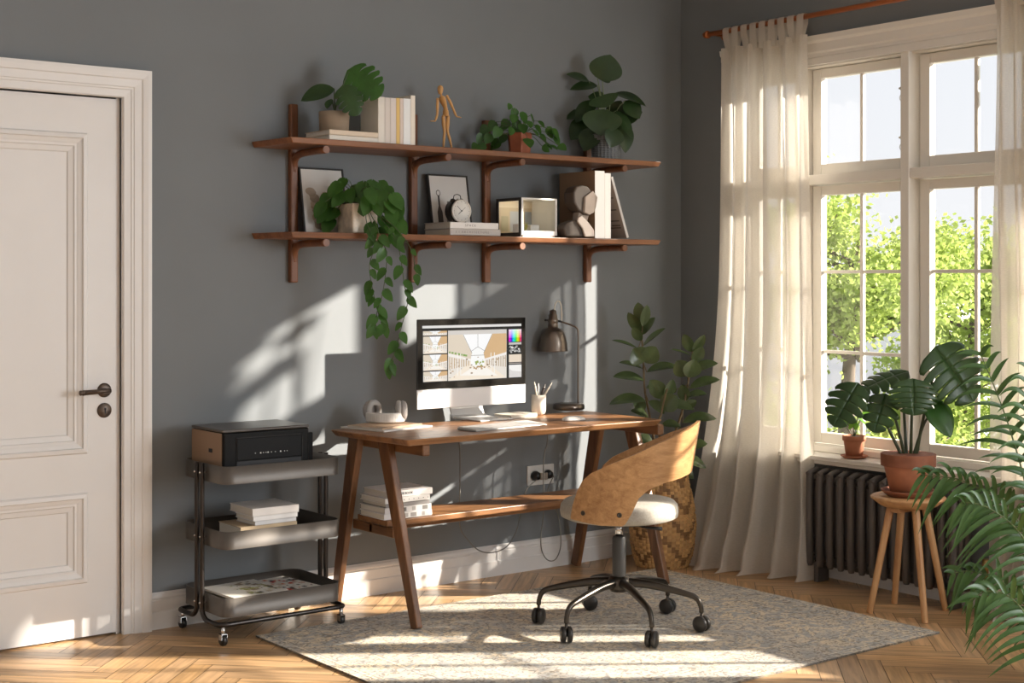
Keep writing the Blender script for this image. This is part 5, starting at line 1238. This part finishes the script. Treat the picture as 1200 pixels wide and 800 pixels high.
    for b, t, w, do, n, dr in L:
        B, T = P(*b, d=d+do), P(*t, d=d+do-.02)
        m = MB(); leaf(m, B, B+(T-B)*1.08, CR*n[0]-CF*n[1]+V((0, 0, n[2])), w*1.25, dr, 'ellipse', 12, 6, fold=.22)
        o = m.build('leaf', M_leaf_f, root2)
        st = min((p for s in stems for p in s), key=lambda p: (p-B).length); MB().tube([st, B], .0022, 6).build('leaf_stalk', M_stem_b, o)
basket()

# ================================================================== SMALL PLANT ON SILL, STOOL, MONSTERA, PALM
def flowerpot(root, c, r_top, r_bot, h, M, rim=.2, seg=40):
    MB().lathe([(.0001, 0), (r_bot, 0), (r_top*.90, h*(1-rim)), (r_top*.90, h*(1-rim)+.001), (r_top, h*(1-rim)+.002), (r_top*1.01, h), (r_top*.9, h), (r_top*.88, h-.02), (.0001, h-.022)], c, seg).build('pot', M, root)
def sill_plant():
    c = P(1001, 529, x=-.045); c = V((-.045, c.y, .5745))
    root = thing('potted_seedling', 'small leafy plant in terracotta pot on the window sill', 'potted plant', c)
    MB().lathe([(.0001, 0), (.045, 0), (.060, .010), (.062, .014), (.056, .014), (.044, .005), (.0001, .005)], c, 32).build('saucer', M_terra, root)
    pc = c+V((0, 0, .0055)); flowerpot(root, pc, .053, .037, .098, M_terra, .25); pot_soil(root, c, .045, pc.z+.09)
    rnd = random.Random(5); m = MB(); st = MB(); d = (c-CAM).dot(CF); top = pc+V((0, 0, .085))
    for i, (x, y, x2, y2) in enumerate([(993, 495, 980, 500), (1000, 492, 995, 503), (1005, 488, 1012, 494), (990, 488, 977, 490), (1008, 492, 1018, 500), (999, 484, 1003, 476), (1010, 485, 1019, 483), (987, 494, 984, 502), (996, 486, 989, 480), (1003, 494, 1002, 504)]):
        B, T = P(x, y, d=d), P(x2, y2, d=d-.02); leaf(m, B, T, V((rnd.uniform(-.5, .5), -.8, .8)), .035, .15, 'heart', 7, 4); st.tube([top, B], .0016, 5)
    m.build('foliage', mat('leaf_lime', (.16, .36, .04, 1), .45, trans=.45), root); st.build('stems', M_stem, root)
sill_plant()
ST = V((-.334, -1.68, 0)); SZ = .49
def stool():
    root = thing('wooden_stool', 'round pale wood stool with four splayed legs', 'stool', ST)
    MB().lathe([(.0001, SZ-.042), (.105, SZ-.042), (.118, SZ-.036), (.152, SZ-.010), (.153, SZ-.004), (.148, SZ), (.0001, SZ-.001)], ST, 56).build('seat', wood('beech_x', rgb(205, 160, 112), rgb(172, 122, 78), 0, .5, ring=8), root)
    feet = [P(1019, 718, z=0), P(1048, 707, z=0), P(1084, 730, z=0), P(1108, 715, z=0)]
    MB().box(ST+V((-.09, -.022, SZ-.062)), ST+V((.09, .022, SZ-.042))).build('seat_batten', M_beech, root, bevel=.003)
    for k, a in enumerate((math.radians(147), math.radians(70), math.radians(245), math.radians(-25))):
        f = ST+V((.178*math.cos(a), .178*math.sin(a), .0005)); t = ST+V((.085*math.cos(a), .085*math.sin(a), SZ-.042))
        f2 = feet[(0, 1, 2, 3)[k]]; f = V((f2.x, f2.y, .0005)); o = (f-ST); t = ST+V((o.x*.45, o.y*.45, SZ-.043))
        MB().tube([f, t], [.0135, .0165], 8).build('leg', M_beech, root, bevel=.001)
stool()
def big_monstera():
    c = ST+V((.0, .0, SZ+.0005)); root = thing('potted_monstera', 'large monstera in a terracotta pot standing on the stool', 'potted plant', c)
    MB().lathe([(.0001, 0), (.085, 0), (.108, .018), (.112, .026), (.104, .026), (.09, .008), (.0001, .008)], c, 44).build('saucer', M_terra_d, root)
    pc = c+V((0, 0, .0085)); h = .165; flowerpot(root, pc, .110, .072, h, M_terra, .30); 
    MB().lathe([(.1115, 0), (.1125, .048), (.110, .050)], pc+V((0, 0, h*.70+.002)), 44).build('pot_rim', M_terra_d, root)
    MB().lathe([(.0001, .01), (.094, .003), (.096, -.02)], pc+V((0, 0, h-.014)), 36).build('soil', M_soil, root)
    d = (c-CAM).dot(CF); top = pc+V((0, 0, h-.02))
    # base(petiole joint) px, tip px, width m, depth off, normal, droop, cuts, stem root px
    L = [((1103, 416), (1143, 470), .30, -.06, (.1, 1, .5), .12, 6, 'm', (1075, 522)),
         ((1070, 450), (1072, 486), .215, -.13, (0, 1, .35), .18, 6, 'm', (1068, 522)),
         ((1001, 456), (976, 498), .185, -.02, (-.45, 1, .6), .18, 5, 'm', (1057, 522)),
         ((1055, 438), (1003, 456), .16, .08, (-.2, .45, 1), .2, 5, 'm', (1062, 522)),
         ((1036, 468), (1024, 506), .155, -.07, (-.3, 1, .4), .15, 4, 'm', (1060, 522)),
         ((1097, 482), (1115, 512), .15, -.04, (.2, 1, .4), .15, 2, 'h', (1071, 522))]
    for i, (b, t, w, do, n, dr, cu, kind, rt) in enumerate(L):
        B, T = P(*b, d=d+do), P(*t, d=d+do-.04); nn = CR*n[0]-CF*n[1]+V((0, 0, n[2])); m = MB(); cu = max(2, cu-1)
        if kind == 'm':
            a = (T-B); monstera(m, B-a*.12, T, nn, w, dr, cu, seed=30+i)
        else: leaf(m, B-(T-B)*.1, T, nn, w*.8, dr, 'heart', 12, 6, lobe=.3)
        m.build('leaf', M_leaf_s if i in (5,) else M_leaf_m, root, solid=.0006)
        R_ = P(*rt, d=d); R_ = V((top.x+(R_.x-c.x)*.8, top.y+(R_.y-c.y)*.8, top.z)); mid = R_.lerp(B, .5)+V((0, 0, .05))-CR*.0
        MB().tube([R_, mid, B], [.0075, .0055, .003], 10, smooth=6).build('stem', mat('monstera_stem', (.035, .05, .02, 1), .4), root)
big_monstera()
def palm():
    D = 4.85; c = P(1275, 812, d=D); c = V((c.x, c.y, .0005))
    root = thing('potted_palm', 'tall kentia palm with arching fronds at the right edge', 'potted plant', c)
    MB().lathe([(.0001, 0), (.12, 0), (.15, .26), (.155, .27), (.14, .27), (.135, .24), (.0001, .24)], c, 36).build('pot', mat('pot_grey', (.25, .24, .23, 1), .6), root)
    MB().lathe([(.0001, .005), (.134, 0), (.134, -.02)], c+V((0, 0, .25)), 28).build('soil', M_soil, root)
    top = c+V((0, 0, .24)); rnd = random.Random(17)
    # fronds: list of px points for the rachis + depth, leaflet length, side bias
    F = [([(1240, 740), (1222, 660), (1208, 590), (1192, 530), (1176, 480), (1160, 440), (1148, 412)], 4.95, .20, 15, 'tall'),
         ([(1240, 740), (1220, 670), (1195, 612), (1165, 580), (1120, 560), (1080, 556)], 4.9, .17, 22, 'over'),
         ([(1236, 740), (1224, 690), (1210, 645), (1185, 612), (1155, 592), (1128, 588)], 4.6, .21, 20, 'bright'),
         ([(1234, 770), (1215, 745), (1200, 715), (1180, 695), (1155, 692), (1135, 705)], 4.5, .19, 18, 'low'),
         ([(1236, 760), (1214, 730), (1195, 700), (1168, 676), (1136, 668), (1116, 672)], 5.0, .14, 16, 'low'),
         ([(1240, 740), (1240, 620), (1246, 540), (1262, 470), (1290, 420)], 4.8, .26, 16, 'tall'),
         ([(1238, 740), (1222, 650), (1212, 590), (1204, 530), (1200, 470), (1206, 430)], 4.8, .17, 15, 'tall2')]
    for fi, (px, dep, ll, n, kind) in enumerate(F):
        pts = [top+V((rnd.uniform(-.02, .02), rnd.uniform(-.02, .02), 0))]+[P(x, y, d=dep) for x, y in px]
        # resample
        cum = [0]
        for a, b in zip(pts[:-1], pts[1:]): cum.append(cum[-1]+(b-a).length)
        def at(s):
            s *= cum[-1]
            for i in range(len(pts)-1):
                if s <= cum[i+1]: return pts[i].lerp(pts[i+1], (s-cum[i])/(cum[i+1]-cum[i]))
            return pts[-1]
        fr = MB(); fr.tube([at(k/14) for k in range(15)], [.006-.0045*k/14 for k in range(15)], 8, smooth=3)
        fr_o = fr.build('frond_stem', mat('palm_stem', (.10, .15, .05, 1), .45), root)
        lm = MB()
        for k in range(n):
            s = .38+.61*k/(n-1); q = at(s); tan_ = (at(min(s+.03, 1))-at(max(s-.03, 0))).normalized()
            up = V((0, 0, 1)); side = tan_.cross(-CF).normalized()
            l = ll*(math.sin(PI*(.12+.80*(k/(n-1))))**.6)*rnd.uniform(.85, 1.1)
            for sg in (-1, 1):
                sd = side*sg
                dirn = (sd*.75+tan_*.7+(-CF)*rnd.uniform(-.1, .35)).normalized()
                # quadratic arc with droop
                n_ = 8; mid = []
                dz = l*rnd.uniform(.45, .8)*(1 if kind != 'tall' else .7)
                for j in range(n_+1):
                    t = j/n_; mid.append(q+dirn*l*t+V((0, 0, -dz*t*t)))
                w = .018 if kind != 'bright' else .016; vs = []; 
                for j in range(n_+1):
                    t = j/n_; ww = w*.5*math.sin(PI*min(.08+.92*t, 1)**.6)**.8 if t < 1 else .0003
                    dd = (mid[min(j+1, n_)]-mid[max(j-1, 0)]).normalized(); cs = dd.cross(-CF+V((0, 0, .6))).normalized()
                    nm = cs.cross(dd); vs += [mid[j]-cs*ww+nm*ww*.35, mid[j], mid[j]+cs*ww+nm*ww*.35]
                lm.smooth = True
                lm.add(vs, [(j*3+a, j*3+a+1, (j+1)*3+a+1, (j+1)*3+a) for j in range(n_) for a in (0, 1)])
        lm.build('leaflets', M_leaf_k, fr_o)
palm()

# ================================================================== OUTSIDE
def outside():
    MB().box((.5, -40, -4.2), (70, 60, -4.1)).build('ground_street', mat('street', (.5, .5, .5, 1), .9), kind='structure')
    def tree(label, x, y, h, spread, n, seed, leafs=.11):
        base = V((x, y, -4.1)); root = thing('street_tree', label, 'tree', base, group='trees outside the window'); rnd = random.Random(seed)
        tr = MB(); tips = []
        trunk = [base, base+V((.1, 0, h*.35)), base+V((-.1, .1, h*.6)), base+V((0, 0, h*.95))]
        tr.tube(trunk, [.17, .13, .09, .02], 10, smooth=4)
        for k in range(30):
            s = rnd.uniform(.3, .95); p = trunk[0].lerp(trunk[-1], s); a = rnd.uniform(0, 2*PI); l = spread*(1.15-s*.7)*rnd.uniform(.6, 1.1)
            e = p+V((math.cos(a)*l, math.sin(a)*l, l*rnd.uniform(.3, .8))); m_ = p.lerp(e, .5)+V((0, 0, -.1*l)); tr.tube([p, m_, e], [.04, .025, .008], 6, smooth=3)
            for _ in range(3):
                q = p.lerp(e, rnd.uniform(.4, 1)); e2 = q+V((rnd.uniform(-1, 1), rnd.uniform(-1, 1), rnd.uniform(-.2, .9)))*.5; tr.tube([q, e2], [.012, .004], 5); tips.append((q, e2))
            tips.append((m_, e))
        tr.build('trunk', mat('bark', (.13, .10, .075, 1), .9), root)
        lf = MB()
        for _ in range(n):
            a, b = rnd.choice(tips); q = a.lerp(b, rnd.uniform(.2, 1.15))+V((rnd.gauss(0, .16), rnd.gauss(0, .16), rnd.gauss(0, .13)))
            d = V((rnd.uniform(-1, 1), rnd.uniform(-1, 1), rnd.uniform(-1, .3))).normalized()*leafs*rnd.uniform(.6, 1.2); nn = V((rnd.uniform(-1, 1), rnd.uniform(-1, 1), rnd.uniform(-.2, 1))).normalized(); s = d.cross(nn).normalized()*leafs*.33
            lf.add([q, q+d*.5+s, q+d, q+d*.5-s], [(0, 1, 2, 3)])
        lf.build('crown', mat('spring_leaf', (.40, .50, .13, 1), .6, trans=.5, var=.15), root)
    tree('bright green tree seen through the left sash of the window', 6.7, 4.2, 6.3, 1.6, 34000, 1, .07)
    tree('light green tree seen through the right sash of the window', 10.4, 5.3, 6.05, 1.9, 30000, 2, .085)
    tree('pale green tree seen low through the window behind the curtain', 5.4, 8.6, 6.2, 1.6, 16000, 3, .07)
    # the neighbour's tree that throws leaf shadows over the wall
    b0 = thing('building_facade', 'pale apartment building across the street beyond the trees', 'building', (24, 18, -4.1)); fc = MB()
    A = V((15.5, 9.5, -4.1)); B = V((30, 12, -4.1)); 
    u = (B-A).normalized(); L_ = (B-A).length; n = V((-u.y, u.x, 0))
    fc.hexa([A, B, B+n*6, A+n*6], [A+V((0, 0, 5.25)), B+V((0, 0, 5.25)), B+n*6+V((0, 0, 5.25)), A+n*6+V((0, 0, 5.25))]); fc.build('facade_wall', mat('facade', (.72, .72, .75, 1), .9), b0)
    fc = MB(); fc.hexa([A-n*.3+V((0, 0, 5.25)), B-n*.3+V((0, 0, 5.25)), B+n*6+V((0, 0, 5.25)), A+n*6+V((0, 0, 5.25))], [A-n*.3+V((0, 0, 5.35)), B-n*.3+V((0, 0, 5.35)), B+n*6+V((0, 0, 5.35)), A+n*6+V((0, 0, 5.35))]); fc.build('cornice', mat('cornice', (.5, .5, .52, 1), .8), b0)
    for r in range(3):
        for k in range(8):
            p = A+u*(1.0+k*1.75)+V((0, 0, .5+r*1.6))-n*.02
            MB().hexa([p, p+u*.8, p+u*.8-n*.02, p-n*.02], [q+V((0, 0, 1.1)) for q in (p, p+u*.8, p+u*.8-n*.02, p-n*.02)]).build('facade_window', mat('facade_glass', (.25, .28, .34, 1), .2), b0)
outside()
def shade_branch():
    """leafy bough of a street tree close to the third sash; its shade falls on the wall left of the desk"""
    root = thing('street_tree', 'broad-leaved tree close outside, its bough shading the left wall', 'tree', (3.2, -4.3, -4.1)); tr = MB(); lf = MB(); rnd = random.Random(44)
    base = V((3.4, -4.6, -4.1)); top = V((3.0, -4.2, 3.4)); tr.tube([base, V((3.3, -4.3, 0)), top], [.14, .11, .06], 10, smooth=5)
    S = V((1.38, -1., .65))
    # leaves spread along boughs
    # wall targets (x, z) whose light the bough interrupts
    tg = [(-2.20, 1.18), (-2.3, 1.12), (-2.25, 1.02), (-2.42, 1.06), (-2.5, .98), (-2.55, .90), (-2.62, 1.02), (-2.7, .92), (-2.78, .86), (-2.38, .90), (-2.33, .98), (-2.47, .84), (-2.6, .80), (-2.72, .80), (-2.85, .9), (-2.86, .80), (-2.35, 1.2)]
    for i, (x, z) in enumerate(tg):
        t = 2.15+rnd.uniform(-.15, .15); q = V((x, 0, z))+S*t
        b = q+V((rnd.uniform(-.04, .04), rnd.uniform(-.04, .04), .05))
        a = rnd.uniform(-.6, .6); dr = V((-.59*math.cos(a), -.8*math.cos(a), math.sin(a)-.25)).normalized()
        leaf(lf, b, b+dr*rnd.uniform(.16, .24), S, rnd.uniform(.06, .09), .1, 'ovate', 8, 4)
        if i % 2 == 0: tr.tube([V((3.2, -4.25, .8+z)), b], [.02, .004], 5)
    # unseen dense crown added to block sun at the third and fourth upper lights
    for k in range(900):
        q = V((.085, rnd.uniform(-3.35, -2.06), rnd.uniform(1.84, 2.5)))+S*rnd.uniform(2.0, 3.2)
        dr = V((rnd.uniform(-1, 1), rnd.uniform(-1, 1), rnd.uniform(-1, .2))).normalized()
        leaf(lf, q, q+dr*.17, S+V((rnd.uniform(-.6, .6), rnd.uniform(-.6, .6), rnd.uniform(-.6, .6))), .10, .1, 'ovate', 4, 2)
    tr.build('trunk', MATS['bark'], root); lf.build('boughs_foliage', MATS['spring_leaf'], root)
shade_branch()

# ================================================================== LIGHT, WORLD, CAMERA
def add_light(name, kind, loc, energy, col, **k):
    l = bpy.data.lights.new(name, kind); l.energy = energy; l.color = col
    for a, b in k.items(): setattr(l, a, b)
    o = bpy.data.objects.new(name, l); COL.objects.link(o); o.location = loc; return o
sd = V((-1.38, 1.0, -.65)).normalized()
s = add_light('sun', 'SUN', (6, -5, 5), 19.5, (1, .91, .79), angle=math.radians(.9)); s.rotation_euler = sd.to_track_quat('-Z', 'Y').to_euler()
a = add_light('daylight_fill', 'AREA', (-.12, -5.2, 1.55), 215, (.92, .96, 1.0), shape='RECTANGLE', size=2.9, size_y=1.7); a.rotation_euler = V((-1, .25, -.05)).to_track_quat('-Z', 'Y').to_euler()  # added fill light for the room, standing inside the unseen second window
w = bpy.data.worlds.new('sky'); sc.world = w; w.use_nodes = True; nt = w.node_tree; N = nt.nodes; L = nt.links
bg = N['Background']; tc = N.new('ShaderNodeTexCoord'); sp = N.new('ShaderNodeSeparateXYZ'); L.new(tc.outputs['Generated'], sp.inputs[0])
cr = N.new('ShaderNodeValToRGB'); cr.color_ramp.elements[0].position = .0; cr.color_ramp.elements[0].color = (.90, .91, .93, 1); cr.color_ramp.elements[1].position = .5; cr.color_ramp.elements[1].color = (.74, .80, .90, 1)
L.new(sp.outputs['Z'], cr.inputs[0]); L.new(cr.outputs[0], bg.inputs['Color']); bg.inputs['Strength'].default_value = 1.08
cd = bpy.data.cameras.new('camera'); co = bpy.data.objects.new('camera', cd); COL.objects.link(co); sc.camera = co
co.location = CAM; co.rotation_euler = (PI/2, 0, -YAW); cd.sensor_width = 36; cd.lens = FPX/1200*36; cd.shift_y = -(400-YH)/1200; cd.clip_end = 200
vs = sc.view_settings; vs.view_transform = 'Standard'; vs.look = 'None'; vs.exposure = 0; vs.gamma = 1; vs.use_curve_mapping = False
sc.cycles.max_bounces = 10; sc.cycles.diffuse_bounces = 5; sc.cycles.transparent_max_bounces = 16; sc.cycles.use_denoising = True
sc.cycles.sample_clamp_indirect = 4
